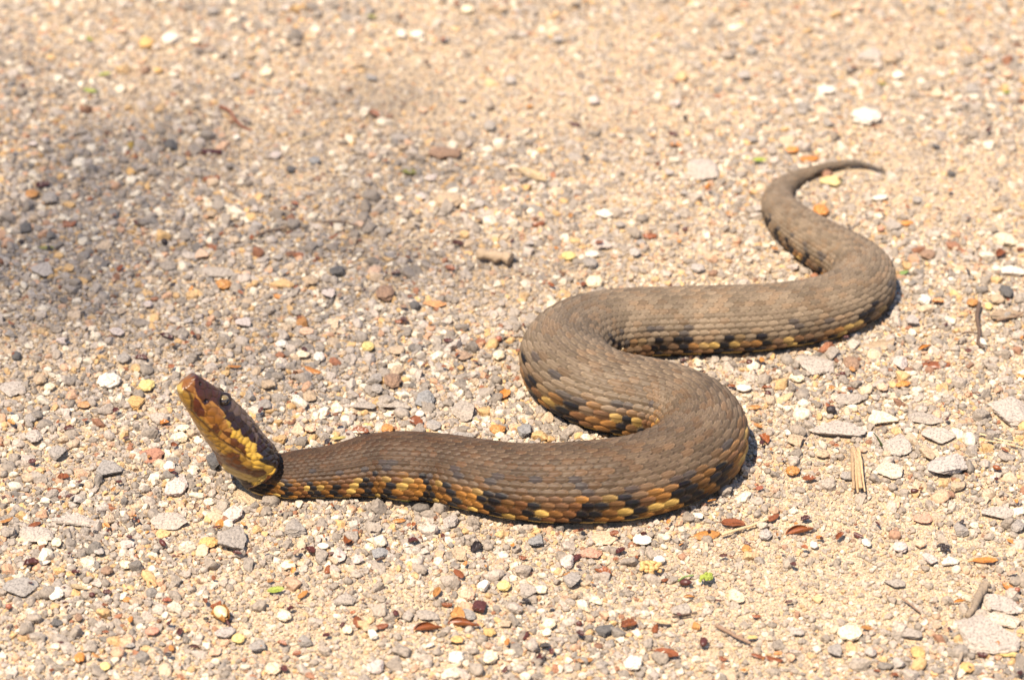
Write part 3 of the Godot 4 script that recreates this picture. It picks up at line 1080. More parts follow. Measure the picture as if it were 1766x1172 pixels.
	stone("slab", "peach", Vector3(0.0394, 0.0004, 0.1555), Vector3(0.0109, 0.0019, 0.0088), 0.22, "peach flat stone just in front of the snake's belly")
	stone("slab", "coral", Vector3(0.0330, 0.0004, 0.1666), Vector3(0.0104, 0.0016, 0.0074), -0.22, "coral red flat stone in front of the peach flat stone")
	stone("angular", "slate", Vector3(0.0099, 0.0007, 0.1588), Vector3(0.0064, 0.0033, 0.0071), 0.06, "slate grey pebble left of the peach flat stone")
	stone("angular", "pink", Vector3(0.0233, 0.0008, 0.1729), Vector3(0.0061, 0.0037, 0.0083), 0.10, "pale pinkish grey block left of the coral flat stone")
	stone("slab", "grey", Vector3(0.0702, 0.0004, 0.2054), Vector3(0.0082, 0.0018, 0.0081), -0.09, "grey oval rock with a dark twig beneath it")
	stone("oval", "cream", Vector3(0.1386, 0.0010, 0.2229), Vector3(0.0105, 0.0046, 0.0098), 0.03, "large cream white stone on sand at the near right")
	stone("slab", "palegrey", Vector3(0.1946, 0.0012, 0.2231), Vector3(0.0295, 0.0056, 0.0253), -0.31, "biggest mottled grey slab embedded at the near right corner")
	stone("slab", "sand", Vector3(0.2027, 0.0005, 0.2125), Vector3(0.0148, 0.0021, 0.0093), -0.31, "smooth beige slab behind the biggest mottled slab")
	stone("slab", "palegrey", Vector3(0.2032, 0.0006, 0.2029), Vector3(0.0169, 0.0026, 0.0120), -0.21, "layered pale grey slab near the bent root stick")
	stone("slab", "grey", Vector3(0.1630, 0.0004, 0.2214), Vector3(0.0114, 0.0020, 0.0089), 0.13, "jagged grey rock left of the biggest mottled slab")
	stone("slab", "sand", Vector3(0.1662, 0.0006, 0.1073), Vector3(0.0123, 0.0026, 0.0118), -0.05, "smooth beige rectangular stone right of the wood splinter")
	stone("slab", "cream", Vector3(0.1680, 0.0005, 0.0652), Vector3(0.0141, 0.0025, 0.0111), -0.13, "bright creamy yellow slab right of the snake's outer coil")
	stone("slab", "palegrey", Vector3(0.1466, 0.0007, 0.0746), Vector3(0.0271, 0.0031, 0.0138), 0.06, "longest flat grey slab on the gravel right of the outer coil")
	stone("slab", "grey", Vector3(0.1540, 0.0004, 0.0500), Vector3(0.0153, 0.0017, 0.0075), -0.03, "blue grey lens shaped slab behind the longest flat slab")
	stone("slab", "grey", Vector3(0.1868, 0.0004, 0.0664), Vector3(0.0167, 0.0016, 0.0074), -0.14, "flat brownish grey slab right of the creamy yellow slab")
	stone("angular", "tan", Vector3(0.1847, 0.0008, 0.0948), Vector3(0.0062, 0.0037, 0.0093), 0.21, "upright tan knobbly stone among pale rocks at the right")
	stone("angular", "palegrey", Vector3(0.1912, 0.0014, 0.1050), Vector3(0.0179, 0.0065, 0.0138), 0.14, "pale grey rock in front of the upright tan knobbly stone")
	stone("slab", "palegrey", Vector3(0.1910, 0.0005, 0.0804), Vector3(0.0156, 0.0024, 0.0110), -0.18, "pale ridged rock behind the upright tan knobbly stone")
	stone("slab", "palegrey", Vector3(0.1715, 0.0008, 0.0876), Vector3(0.0129, 0.0036, 0.0165), 0.05, "crumbly pale rock beside the green grass blade")
	stone("slab", "palegrey", Vector3(0.2254, 0.0011, 0.0605), Vector3(0.0194, 0.0051, 0.0233), 0.02, "broad pale rock at the right edge beside dry grass")
	stone("round", "brown", Vector3(0.1572, 0.0010, 0.0222), Vector3(0.0075, 0.0045, 0.0113), 0.26, "brown rounded stone in front of the tan dead leaf")
	stone("slab", "palegrey", Vector3(0.1411, 0.0008, 0.0219), Vector3(0.0161, 0.0036, 0.0162), 0.16, "light grey crumbly slab in front of the snake's rear coil")
	stone("angular", "pink", Vector3(0.1799, 0.0009, 0.0211), Vector3(0.0067, 0.0040, 0.0097), -0.15, "pinkish grey angular stone right of the brown rounded stone")
	stone("oval", "orange", Vector3(0.1795, 0.0004, 0.0382), Vector3(0.0074, 0.0018, 0.0038), 0.34, "thin bright orange stone behind the creamy yellow slab")
	stone("oval", "cream", Vector3(0.1312, 0.0006, 0.0323), Vector3(0.0072, 0.0028, 0.0059), -0.27, "cream oblong pebble in front of the light crumbly slab")
	stone("oval", "white", Vector3(0.1062, 0.0005, 0.0413), Vector3(0.0074, 0.0024, 0.0051), -0.06, "long white pebble inside the space between the coils")
	stone("oval", "tan", Vector3(0.1378, 0.0006, 0.0953), Vector3(0.0059, 0.0025, 0.0053), 0.18, "smooth tan pebble left of the wood splinter")
	stone("block", "tan", Vector3(0.1263, 0.0006, 0.0850), Vector3(0.0070, 0.0027, 0.0073), -0.24, "buff block left of the smooth tan pebble")
	stone("block", "white", Vector3(0.1236, 0.0005, 0.0784), Vector3(0.0029, 0.0021, 0.0043), -0.01, "tiny white cube stone behind the buff block")
	stone("oval", "amber", Vector3(0.1236, 0.0007, 0.1075), Vector3(0.0064, 0.0031, 0.0065), -0.32, "glossy amber stone in front of the smooth tan pebble")
	stone("oval", "orange", Vector3(0.1543, 0.0010, -0.1170), Vector3(0.0078, 0.0046, 0.0097), 0.12, "orange round pebble inside the curve of the tail")
	stone("slab", "yellow", Vector3(0.1623, 0.0004, -0.1473), Vector3(0.0129, 0.0020, 0.0089), 0.19, "yellow flat stone under the curve of the tail")
	stone("oval", "orange", Vector3(0.1443, 0.0006, -0.1785), Vector3(0.0072, 0.0027, 0.0057), 0.05, "amber pebble behind the tail")
	stone("oval", "white", Vector3(0.1851, 0.0005, -0.1298), Vector3(0.0082, 0.0022, 0.0046), 0.26, "white sliver of stone right of the tail's curve")
	stone("slab", "grey", Vector3(0.1883, 0.0005, -0.1043), Vector3(0.0098, 0.0023, 0.0102), -0.13, "pale grey slab right of the orange tail pebble")
	stone("oval", "brown", Vector3(0.2033, 0.0008, -0.0756), Vector3(0.0077, 0.0038, 0.0081), 0.14, "brown pebble right of the rear coil")
	stone("slab", "cream", Vector3(0.2438, 0.0006, -0.0909), Vector3(0.0109, 0.0026, 0.0116), 0.07, "big cream stone near the right edge, farther of two")
	stone("slab", "white", Vector3(0.2427, 0.0005, -0.0606), Vector3(0.0141, 0.0023, 0.0105), 0.06, "big white slab cut by the right edge")
	stone("oval", "white", Vector3(0.1967, 0.0008, -0.0333), Vector3(0.0069, 0.0037, 0.0079), -0.03, "white stone right of the outer rear coil")
	stone("round", "dark", Vector3(0.2369, 0.0009, -0.0399), Vector3(0.0070, 0.0042, 0.0104), 0.24, "black charcoal lump at the right")
	stone("oval", "tan", Vector3(0.2319, 0.0007, -0.0334), Vector3(0.0072, 0.0033, 0.0070), 0.31, "tan pointed stone touching the black charcoal lump")
	stone("round", "yellow", Vector3(0.2271, 0.0005, -0.0276), Vector3(0.0036, 0.0022, 0.0054), -0.02, "small yellow bead like pebble under the charcoal lump")
	stone("round", "tan", Vector3(0.2048, 0.0010, -0.2787), Vector3(0.0085, 0.0045, 0.0095), 0.11, "tan wedge stone resting on a pale slab far behind")
	stone("slab", "palegrey", Vector3(0.1956, 0.0008, -0.2844), Vector3(0.0139, 0.0037, 0.0168), -0.31, "pale slab under the tan wedge stone far behind")
	stone("oval", "white", Vector3(0.1677, 0.0008, -0.2443), Vector3(0.0105, 0.0035, 0.0074), 0.14, "bright white stone left of the far green bud")
	stone("oval", "white", Vector3(-0.0608, 0.0008, -0.3062), Vector3(0.0057, 0.0034, 0.0086), 0.10, "bright white round stone far behind, left of a pair")
	stone("oval", "white", Vector3(-0.0525, 0.0007, -0.3062), Vector3(0.0080, 0.0033, 0.0071), 0.35, "bright white oblong stone far behind, right of a pair")
	stone("oval", "cream", Vector3(-0.0249, 0.0008, -0.3367), Vector3(0.0071, 0.0036, 0.0077), 0.23, "cream stone at the far edge of the gravel")
	stone("oval", "cream", Vector3(-0.1321, 0.0009, -0.2623), Vector3(0.0069, 0.0041, 0.0090), -0.15, "cream stone beside the far sandy patch")
	stone("slab", "grey", Vector3(-0.0584, 0.0004, -0.1923), Vector3(0.0102, 0.0016, 0.0075), -0.08, "grey flat stone in the far sandy patch")
	stone("slab", "grey", Vector3(-0.1428, 0.0005, -0.0585), Vector3(0.0185, 0.0022, 0.0099), 0.12, "long slate grey slab lying among brown gravel at the left")
	stone("oval", "amber", Vector3(-0.1389, 0.0008, -0.0474), Vector3(0.0081, 0.0038, 0.0080), -0.33, "glossy amber pebble in front of the long slate slab")
	stone("round", "peach", Vector3(-0.1286, 0.0006, -0.0557), Vector3(0.0045, 0.0027, 0.0067), -0.03, "round pink pebble right of the long slate slab")
	stone("slab", "peach", Vector3(-0.1513, 0.0004, -0.0763), Vector3(0.0068, 0.0020, 0.0090), -0.23, "peach triangular stone behind the long slate slab")
	stone("slab", "palegrey", Vector3(-0.2275, 0.0007, -0.0603), Vector3(0.0124, 0.0031, 0.0139), -0.27, "pale grey flat rock at the left")
	stone("oval", "amber", Vector3(-0.2420, 0.0008, -0.1334), Vector3(0.0073, 0.0035, 0.0074), -0.31, "amber stone beside the dark red husk at the left")
	stone("round", "grey", Vector3(-0.2324, 0.0010, -0.1290), Vector3(0.0082, 0.0044, 0.0093), 0.19, "round grey stone right of the amber stone at the left")
	stone("slab", "ochre", Vector3(-0.1103, 0.0004, -0.0497), Vector3(0.0117, 0.0017, 0.0079), -0.26, "buff flat stone left of the square pink pebble")
	stone("oval", "tan", Vector3(-0.0970, 0.0007, -0.0517), Vector3(0.0073, 0.0034, 0.0071), -0.18, "tan stone right of the buff flat stone")
	stone("slab", "orange", Vector3(-0.0368, 0.0003, -0.0305), Vector3(0.0116, 0.0012, 0.0054), -0.08, "orange brown sliver of stone behind the neck")
	stone("block", "amber", Vector3(-0.0994, 0.0007, -0.0144), Vector3(0.0060, 0.0034, 0.0090), 0.26, "amber block stone behind the neck")
	stone("oval", "peach", Vector3(-0.0968, 0.0006, -0.0065), Vector3(0.0076, 0.0029, 0.0061), -0.29, "pinkish tan oblong pebble in front of the amber block")
	stone("round", "dark", Vector3(-0.0464, 0.0007, -0.0288), Vector3(0.0052, 0.0031, 0.0071), -0.04, "round charcoal grey pebble near the orange sliver")
	stone("oval", "white", Vector3(0.0468, 0.0007, -0.1135), Vector3(0.0098, 0.0033, 0.0069), 0.03, "long white pebble behind the snake's rear coil")
	stone("slab", "pink", Vector3(0.0441, 0.0004, -0.0850), Vector3(0.0097, 0.0020, 0.0091), 0.27, "pale pink flat pebble in front of the long white pebble")
	stone("oval", "white", Vector3(0.0394, 0.0005, -0.0762), Vector3(0.0074, 0.0023, 0.0049), 0.22, "narrow white pebble beneath the pale pink pebble")
	stone("round", "grey", Vector3(0.0383, 0.0008, -0.0670), Vector3(0.0068, 0.0038, 0.0081), 0.25, "smooth round grey pebble behind the rear coil")
	stone("oval", "yellow", Vector3(0.0277, 0.0007, -0.0743), Vector3(0.0076, 0.0032, 0.0067), -0.16, "yellow oval pebble left of the round grey pebble")
	stone("round", "cream", Vector3(0.0394, 0.0010, -0.0502), Vector3(0.0084, 0.0046, 0.0098), -0.06, "cream broken stone touching the rear coil")
	stone("round", "cream", Vector3(0.0193, 0.0007, -0.0298), Vector3(0.0055, 0.0033, 0.0076), -0.10, "cream stone at the back of the coil's left bend")
	stone("round", "white", Vector3(0.0240, 0.0007, -0.0284), Vector3(0.0050, 0.0030, 0.0067), 0.27, "white stone at the back of the coil's left bend")
	stone("round", "tan", Vector3(-0.2171, 0.0008, 0.0345), Vector3(0.0064, 0.0036, 0.0076), 0.32, "tan orange nub stone at the far left")
	stone("oval", "cream", Vector3(-0.2118, 0.0006, 0.0409), Vector3(0.0053, 0.0028, 0.0059), -0.24, "cream pebble below the tan orange nub")
	stone("slab", "palegrey", Vector3(-0.2290, 0.0005, 0.0418), Vector3(0.0122, 0.0025, 0.0113), -0.23, "pinkish grey slab cut by the left edge beside the cream pebble")
	stone("slab", "amber", Vector3(-0.1944, 0.0003, 0.0546), Vector3(0.0063, 0.0013, 0.0061), -0.19, "amber flake of stone left of the snout")
	stone("block", "ochre", Vector3(-0.1713, 0.0007, 0.0533), Vector3(0.0071, 0.0031, 0.0084), -0.19, "ochre square block left of the snout")
	stone("round", "yellow", Vector3(-0.1674, 0.0009, 0.0394), Vector3(0.0074, 0.0040, 0.0084), -0.01, "cluster like yellow stone left of the snout")
	stone("oval", "cream", Vector3(-0.1480, 0.0005, 0.0734), Vector3(0.0063, 0.0022, 0.0045), 0.06, "cream finger shaped pebble below the snout")
	stone("block", "cream", Vector3(-0.1482, 0.0006, 0.0800), Vector3(0.0070, 0.0027, 0.0074), -0.17, "cream three sided pebble below the chin")
	stone("slab", "palegrey", Vector3(-0.2149, 0.0005, 0.0799), Vector3(0.0093, 0.0024, 0.0110), -0.35, "light grey plate of stone at the left")
	stone("angular", "grey", Vector3(-0.2023, 0.0009, 0.0940), Vector3(0.0082, 0.0043, 0.0090), -0.06, "grey faceted stone below the light grey plate")
	stone("slab", "slate", Vector3(-0.1772, 0.0006, 0.1047), Vector3(0.0118, 0.0028, 0.0127), -0.09, "bluish grey rock with angular edges left of the throat")
	stone("round", "white", Vector3(-0.1515, 0.0007, 0.1031), Vector3(0.0056, 0.0033, 0.0069), 0.05, "white lumpy pebble behind the pinkish angular rock")
	stone("slab", "brick", Vector3(-0.1596, 0.0005, 0.0939), Vector3(0.0108, 0.0022, 0.0100), 0.32, "reddish tan rough stone left of the throat")
	stone("round", "dark", Vector3(-0.2304, 0.0006, 0.0148), Vector3(0.0046, 0.0028, 0.0066), 0.13, "small black pebble at the left edge")
	stone("round", "white", Vector3(-0.0897, 0.0007, 0.0149), Vector3(0.0054, 0.0032, 0.0081), 0.01, "white egg like pebble behind the neck")
	stone("oval", "cream", Vector3(-0.0974, 0.0006, 0.0128), Vector3(0.0065, 0.0026, 0.0056), 0.08, "cream flat pebble left of the white egg like pebble")
	stone("round", "yellow", Vector3(-0.0674, 0.0008, 0.0061), Vector3(0.0060, 0.0035, 0.0073), 0.12, "round straw yellow pebble behind the neck")
	stone("slab", "tan", Vector3(-0.0538, 0.0004, 0.0090), Vector3(0.0076, 0.0017, 0.0077), -0.31, "tan flat stone right of the straw yellow pebble")
	stone("block", "cream", Vector3(-0.0538, 0.0005, 0.0249), Vector3(0.0075, 0.0025, 0.0067), 0.28, "cream brick shaped stone behind the brown round stone")
	stone("round", "brown", Vector3(-0.0548, 0.0011, 0.0368), Vector3(0.0083, 0.0050, 0.0106), 0.20, "brown round stone behind the snake's forebody")
	stone("angular", "grey", Vector3(-0.0639, 0.0009, 0.0342), Vector3(0.0083, 0.0042, 0.0089), 0.26, "light grey sharp stone left of the brown round stone")
	stone("round", "grey", Vector3(-0.0618, 0.0007, 0.0429), Vector3(0.0056, 0.0032, 0.0067), 0.21, "grey stone with a dark hollow before the sharp stone")
	stone("angular", "slate", Vector3(-0.0396, 0.0011, 0.0512), Vector3(0.0090, 0.0052, 0.0109), -0.08, "slate grey angular block behind the forebody")
	stone("slab", "grey", Vector3(-0.0223, 0.0008, 0.0600), Vector3(0.0110, 0.0035, 0.0158), -0.07, "grey triangular slab behind the forebody")
	stone("slab", "grey", Vector3(-0.0535, 0.0004, 0.0547), Vector3(0.0163, 0.0016, 0.0075), -0.28, "long grey slab left of the slate angular block")
	stone("slab", "grey", Vector3(-0.0671, 0.0004, 0.0557), Vector3(0.0116, 0.0016, 0.0075), 0.09, "wedge grey slab left of the long slab")
	stone("oval", "amber", Vector3(-0.0560, 0.0006, 0.0737), Vector3(0.0060, 0.0029, 0.0062), -0.31, "wet looking amber stone touching the snake's back")
	stone("slab", "slate", Vector3(-0.0352, 0.0003, 0.0709), Vector3(0.0073, 0.0014, 0.0065), -0.30, "blue grey chip touching the snake's back")
	stone("slab", "slate", Vector3(-0.0213, 0.0003, 0.0777), Vector3(0.0109, 0.0012, 0.0055), -0.20, "blue grey strip of stone touching the snake's back")
	stone("round", "white", Vector3(-0.0417, 0.0006, 0.0625), Vector3(0.0042, 0.0025, 0.0054), -0.24, "white pebble beside a red scrap behind the forebody")
	stone("slab", "brown", Vector3(-0.0235, 0.0003, 0.0139), Vector3(0.0102, 0.0015, 0.0067), -0.11, "brown flat stone left of the coil's bend")
	stone("oval", "peach", Vector3(-0.0903, 0.0006, 0.0749), Vector3(0.0057, 0.0025, 0.0054), -0.31, "pink pebble behind the neck")
	stone("round", "cream", Vector3(-0.0059, 0.0007, 0.0135), Vector3(0.0057, 0.0034, 0.0073), -0.35, "cream stone left of the coil's left bend")
	stone("round", "amber", Vector3(-0.0065, 0.0007, 0.0752), Vector3(0.0073, 0.0033, 0.0070), -0.24, "amber and white stone under the coil's bend")
	stone("round", "cream", Vector3(-0.0055, 0.0005, 0.0799), Vector3(0.0044, 0.0023, 0.0049), -0.28, "cream lump in front of the amber and white stone")
	stone("oval", "yellow", Vector3(-0.0034, 0.0007, 0.1900), Vector3(0.0061, 0.0031, 0.0066), -0.10, "glossy straw yellow stone on the near gravel")
	stone("block", "white", Vector3(-0.0121, 0.0006, 0.1903), Vector3(0.0044, 0.0027, 0.0066), -0.33, "white chip left of the glossy straw yellow stone")
	stone("oval", "peach", Vector3(-0.0186, 0.0007, 0.1968), Vector3(0.0065, 0.0033, 0.0069), 0.26, "pale pink stone left of the white chip")
	stone("block", "tan", Vector3(-0.0224, 0.0007, 0.1674), Vector3(0.0062, 0.0031, 0.0082), 0.08, "tan block under the snake's belly edge")
	stone("oval", "cream", Vector3(-0.0942, 0.0007, 0.2105), Vector3(0.0065, 0.0031, 0.0065), -0.25, "cream ragged stone at the near gravel's left")
	stone("oval", "tan", Vector3(-0.0468, 0.0004, 0.2098), Vector3(0.0034, 0.0020, 0.0050), -0.17, "egg shaped orange tan pebble on the near gravel")
	stone("slab", "grey", Vector3(-0.0429, 0.0005, 0.2099), Vector3(0.0046, 0.0023, 0.0068), -0.11, "grey leaning flake right of the egg shaped pebble")
	stone("slab", "grey", Vector3(-0.0695, 0.0004, 0.1992), Vector3(0.0092, 0.0019, 0.0086), -0.10, "grey square slab left of the egg shaped pebble")
	stone("slab", "grey", Vector3(-0.0348, 0.0003, 0.2100), Vector3(0.0106, 0.0014, 0.0064), -0.26, "grey mottled plate right of the leaning flake")
	stone("oval", "cream", Vector3(-0.0677, 0.0006, 0.2200), Vector3(0.0043, 0.0025, 0.0053), 0.24, "cream yellow chip on the near gravel")
	stone("block", "white", Vector3(-0.0571, 0.0004, 0.2229), Vector3(0.0033, 0.0019, 0.0050), 0.35, "white pointed chip beside the long tan pebble")
	stone("oval", "tan", Vector3(-0.0584, 0.0004, 0.2194), Vector3(0.0067, 0.0018, 0.0038), -0.02, "long tan pebble on the near gravel")
	stone("oval", "cream", Vector3(-0.0948, 0.0006, 0.1758), Vector3(0.0069, 0.0026, 0.0054), -0.01, "buff oblong stone in front of the neck")
	stone("round", "white", Vector3(-0.0805, 0.0004, 0.1625), Vector3(0.0052, 0.0019, 0.0039), -0.29, "white flat chip in front of the neck")
	stone("slab", "cream", Vector3(0.0936, 0.0004, 0.1968), Vector3(0.0077, 0.0018, 0.0081), -0.28, "cream crusted stone near the amber ring")
	stone("round", "white", Vector3(0.0624, 0.0006, 0.1722), Vector3(0.0054, 0.0026, 0.0055), -0.11, "white grey pebble right of the coral stone")
	stone("angular", "grey", Vector3(0.0250, 0.0009, 0.1871), Vector3(0.0078, 0.0040, 0.0085), -0.16, "grey blunt block left of the amber catkin")
	stone("slab", "grey", Vector3(0.0070, 0.0005, 0.1930), Vector3(0.0082, 0.0023, 0.0103), 0.23, "grey split slab left of the grey blunt block")
	stone("oval", "cream", Vector3(0.0119, 0.0005, 0.1930), Vector3(0.0056, 0.0024, 0.0050), -0.24, "pale yellow pebble on the grey split slab")
	stone("round", "cream", Vector3(0.0155, 0.0007, 0.2159), Vector3(0.0055, 0.0030, 0.0064), -0.33, "buff nub on the near gravel")
	stone("block", "pink", Vector3(0.1771, 0.0007, 0.1715), Vector3(0.0052, 0.0030, 0.0077), 0.32, "salmon pink chip near the black cone")
	stone("slab", "white", Vector3(0.1856, 0.0003, 0.1722), Vector3(0.0079, 0.0013, 0.0061), 0.02, "white slab right of the salmon pink chip")
	stone("round", "grey", Vector3(0.2172, 0.0008, 0.1481), Vector3(0.0060, 0.0036, 0.0090), -0.25, "round grey stone cut by the right edge")
	stone("slab", "palegrey", Vector3(0.2111, 0.0004, 0.1382), Vector3(0.0166, 0.0018, 0.0080), 0.03, "wide pale slab behind the round grey stone")
	stone("slab", "coral", Vector3(0.1773, 0.0003, 0.1420), Vector3(0.0085, 0.0016, 0.0071), -0.33, "coral flat chip at the right")
	stone("slab", "grey", Vector3(0.1607, 0.0003, 0.1875), Vector3(0.0092, 0.0012, 0.0056), 0.02, "thin grey plate in the sandy patch")
	stone("oval", "white", Vector3(0.1514, 0.0005, 0.1597), Vector3(0.0037, 0.0022, 0.0056), 0.33, "white round pebble at the sandy patch")
	stone("oval", "white", Vector3(0.1288, 0.0005, 0.1609), Vector3(0.0035, 0.0021, 0.0048), 0.25, "white small pebble near the curled orange leaf")
	stone("round", "ochre", Vector3(0.1654, 0.0007, 0.2350), Vector3(0.0057, 0.0034, 0.0085), 0.14, "mottled amber stone near the near right corner")
	stone("oval", "ochre", Vector3(0.1843, 0.0007, 0.2443), Vector3(0.0063, 0.0030, 0.0063), -0.17, "buff amber stone at the near right corner")
	stone("oval", "ochre", Vector3(-0.1296, 0.0007, 0.1600), Vector3(0.0084, 0.0032, 0.0067), -0.09, "bright ochre stone left of the big lumpy stone")
	stone("oval", "amber", Vector3(-0.1258, 0.0005, 0.1456), Vector3(0.0040, 0.0024, 0.0060), -0.23, "amber upright pebble beside a white upright pebble")
	stone("oval", "white", Vector3(-0.1222, 0.0006, 0.1461), Vector3(0.0042, 0.0025, 0.0064), 0.19, "white upright pebble beside an amber upright pebble")
	stone("oval", "orange", Vector3(-0.1756, 0.0006, 0.2386), Vector3(0.0045, 0.0027, 0.0061), 0.02, "glossy orange pebble near the left corner")
	stone("oval", "yellow", Vector3(-0.1647, 0.0005, 0.2437), Vector3(0.0045, 0.0023, 0.0048), 0.20, "yellow pebble near the left corner")
	stone("oval", "brown", Vector3(-0.1708, 0.0006, 0.1799), Vector3(0.0054, 0.0026, 0.0054), -0.12, "glossy brown nut like pebble at the left")
	stone("oval", "cream", Vector3(-0.1628, 0.0005, 0.1762), Vector3(0.0056, 0.0024, 0.0051), -0.19, "cream pebble right of the nut like pebble")
	stone("oval", "cream", Vector3(-0.1944, 0.0006, 0.1603), Vector3(0.0045, 0.0027, 0.0060), 0.22, "cream nub in front of the pointed pale slab")
	stone("oval", "cream", Vector3(-0.2004, 0.0005, 0.1598), Vector3(0.0045, 0.0024, 0.0051), 0.34, "yellowish nub in front of the pointed pale slab")
	stone("oval", "coral", Vector3(-0.1478, 0.0005, 0.2211), Vector3(0.0060, 0.0023, 0.0049), 0.25, "coral pebble left of the split seed husk")
	stone("oval", "yellow", Vector3(-0.1121, 0.0006, 0.2250), Vector3(0.0055, 0.0027, 0.0057), 0.21, "yellow lump right of the split seed husk")
	stone("oval", "palegrey", Vector3(-0.1178, 0.0006, 0.2216), Vector3(0.0090, 0.0029, 0.0060), 0.22, "pale grey smooth stone under the split seed husk")
	stone("oval", "brown", Vector3(-0.1791, 0.0004, 0.2117), Vector3(0.0034, 0.0020, 0.0050), 0.17, "dark brown pebble left of the split seed husk")
	stone("oval", "shell", Vector3(-0.0966, 0.0008, 0.2441), Vector3(0.0066, 0.0035, 0.0074), -0.19, "ribbed white shell like stone at the near edge")
	stone("angular", "palegrey", Vector3(0.0088, 0.0004, -0.0865), Vector3(0.0043, 0.0019, 0.0040), 0.13, "small pale grey chip behind and left of the yellow oval pebble", "loose stones of the gravel")
	stone("round", "amber", Vector3(0.2197, 0.0006, -0.0302), Vector3(0.0060, 0.0028, 0.0058), -0.20, "amber round pebble close left of the small yellow bead like pebble", "loose stones of the gravel")
	stone("round", "white", Vector3(-0.1432, 0.0005, -0.1918), Vector3(0.0039, 0.0022, 0.0047), -0.01, "small white round pebble in front and right of the greyish white blocky stone", "loose stones of the gravel")
	stone("round", "cream", Vector3(0.0661, 0.0004, 0.1565), Vector3(0.0037, 0.0020, 0.0043), 0.18, "small cream round pebble close right of the white flat topped stone just", "loose stones of the gravel")
	stone("oval", "grey", Vector3(-0.0116, 0.0009, -0.2039), Vector3(0.0069, 0.0041, 0.0087), -0.07, "grey oval pebble behind and right of the low brown lumpy stone", "loose stones of the gravel")
	stone("round", "peach", Vector3(0.1744, 0.0006, 0.1599), Vector3(0.0049, 0.0025, 0.0054), -0.10, "peach round pebble close behind the salmon pink chip", "loose stones of the gravel")
	stone("slab", "pink", Vector3(0.0261, 0.0002, -0.2396), Vector3(0.0042, 0.0008, 0.0037), 0.30, "small pinkish flat stone behind and right of the low brown lumpy stone", "loose stones of the gravel")
	stone("angular", "grey", Vector3(-0.1194, 0.0007, 0.0486), Vector3(0.0052, 0.0030, 0.0064), -0.10, "grey chip close behind and right of the snake's head", "loose stones of the gravel")
	stone("slab", "cream", Vector3(0.1582, 0.0002, -0.2096), Vector3(0.0047, 0.0008, 0.0037), 0.01, "small cream flat stone behind and right of the amber pebble", "loose stones of the gravel")
	stone("round", "ochre", Vector3(-0.0091, 0.0005, 0.2215), Vector3(0.0055, 0.0024, 0.0050), 0.04, "ochre round pebble close in front and right of the blue grey flat chip", "loose stones of the gravel")
	stone("oval", "tan", Vector3(-0.1421, 0.0006, -0.2823), Vector3(0.0065, 0.0026, 0.0056), 0.15, "tan oval pebble right of the greyish white blocky stone", "loose stones of the gravel")
	stone("angular", "pink", Vector3(0.0856, 0.0009, -0.2294), Vector3(0.0072, 0.0043, 0.0090), -0.07, "pinkish chip behind the large pale flat stone", "loose stones of the gravel")
	stone("angular", "cream", Vector3(-0.0844, 0.0005, -0.1925), Vector3(0.0042, 0.0021, 0.0045), -0.04, "small cream chip left of the grey flat stone in the", "loose stones of the gravel")
	stone("angular", "dark", Vector3(-0.2409, 0.0008, -0.1010), Vector3(0.0064, 0.0038, 0.0081), 0.20, "dark grey chip close in front of the amber stone", "loose stones of the gravel")
	stone("oval", "palegrey", Vector3(0.2556, 0.0005, -0.2585), Vector3(0.0051, 0.0022, 0.0047), -0.26, "small pale grey oval pebble right of the tan wedge stone resting", "loose stones of the gravel")
	stone("angular", "grey", Vector3(-0.1246, 0.0005, -0.2402), Vector3(0.0060, 0.0025, 0.0052), -0.31, "grey chip in front and right of the greyish white blocky stone", "loose stones of the gravel")
	stone("angular", "tan", Vector3(-0.1502, 0.0006, -0.1140), Vector3(0.0053, 0.0026, 0.0055), -0.23, "tan chip behind the peach triangular stone", "loose stones of the gravel")
	stone("slab", "palegrey", Vector3(-0.0856, 0.0002, -0.3260), Vector3(0.0050, 0.0010, 0.0044), -0.22, "small pale grey flat stone behind and left of the bright white round stone", "loose stones of the gravel")
	stone("angular", "grey", Vector3(0.1475, 0.0006, 0.1112), Vector3(0.0066, 0.0025, 0.0054), -0.26, "grey chip close in front and right of the smooth tan pebble", "loose stones of the gravel")
	stone("angular", "palegrey", Vector3(-0.1886, 0.0006, 0.1283), Vector3(0.0052, 0.0030, 0.0062), 0.26, "pale grey chip close behind the long flat pale grey slab", "loose stones of the gravel")
	stone("block", "grey", Vector3(0.0868, 0.0004, -0.1340), Vector3(0.0051, 0.0017, 0.0046), -0.04, "small grey blocky stone close in front and left of the large pale flat stone", "loose stones of the gravel")
	stone("block", "grey", Vector3(-0.0945, 0.0004, -0.0859), Vector3(0.0042, 0.0017, 0.0046), -0.21, "small grey blocky stone behind the tan stone", "loose stones of the gravel")
	stone("angular", "palegrey", Vector3(0.0027, 0.0004, -0.3362), Vector3(0.0050, 0.0019, 0.0041), -0.33, "small pale grey chip right of the bright white oblong stone", "loose stones of the gravel")
	stone("oval", "slate", Vector3(-0.1013, 0.0007, -0.1664), Vector3(0.0062, 0.0033, 0.0069), 0.15, "blue grey oval pebble in front and left of the grey flat stone in the", "loose stones of the gravel")
	stone("slab", "ochre", Vector3(0.0794, 0.0003, -0.3056), Vector3(0.0056, 0.0012, 0.0054), 0.22, "small ochre flat stone behind and left of the bright white stone", "loose stones of the gravel")
	stone("angular", "cream", Vector3(0.0353, 0.0005, 0.1997), Vector3(0.0054, 0.0021, 0.0044), -0.26, "cream chip close in front and right of the grey blunt block", "loose stones of the gravel")
	stone("slab", "slate", Vector3(-0.0755, 0.0003, -0.2587), Vector3(0.0071, 0.0014, 0.0064), 0.13, "blue grey flat stone in front and left of the bright white round stone", "loose stones of the gravel")
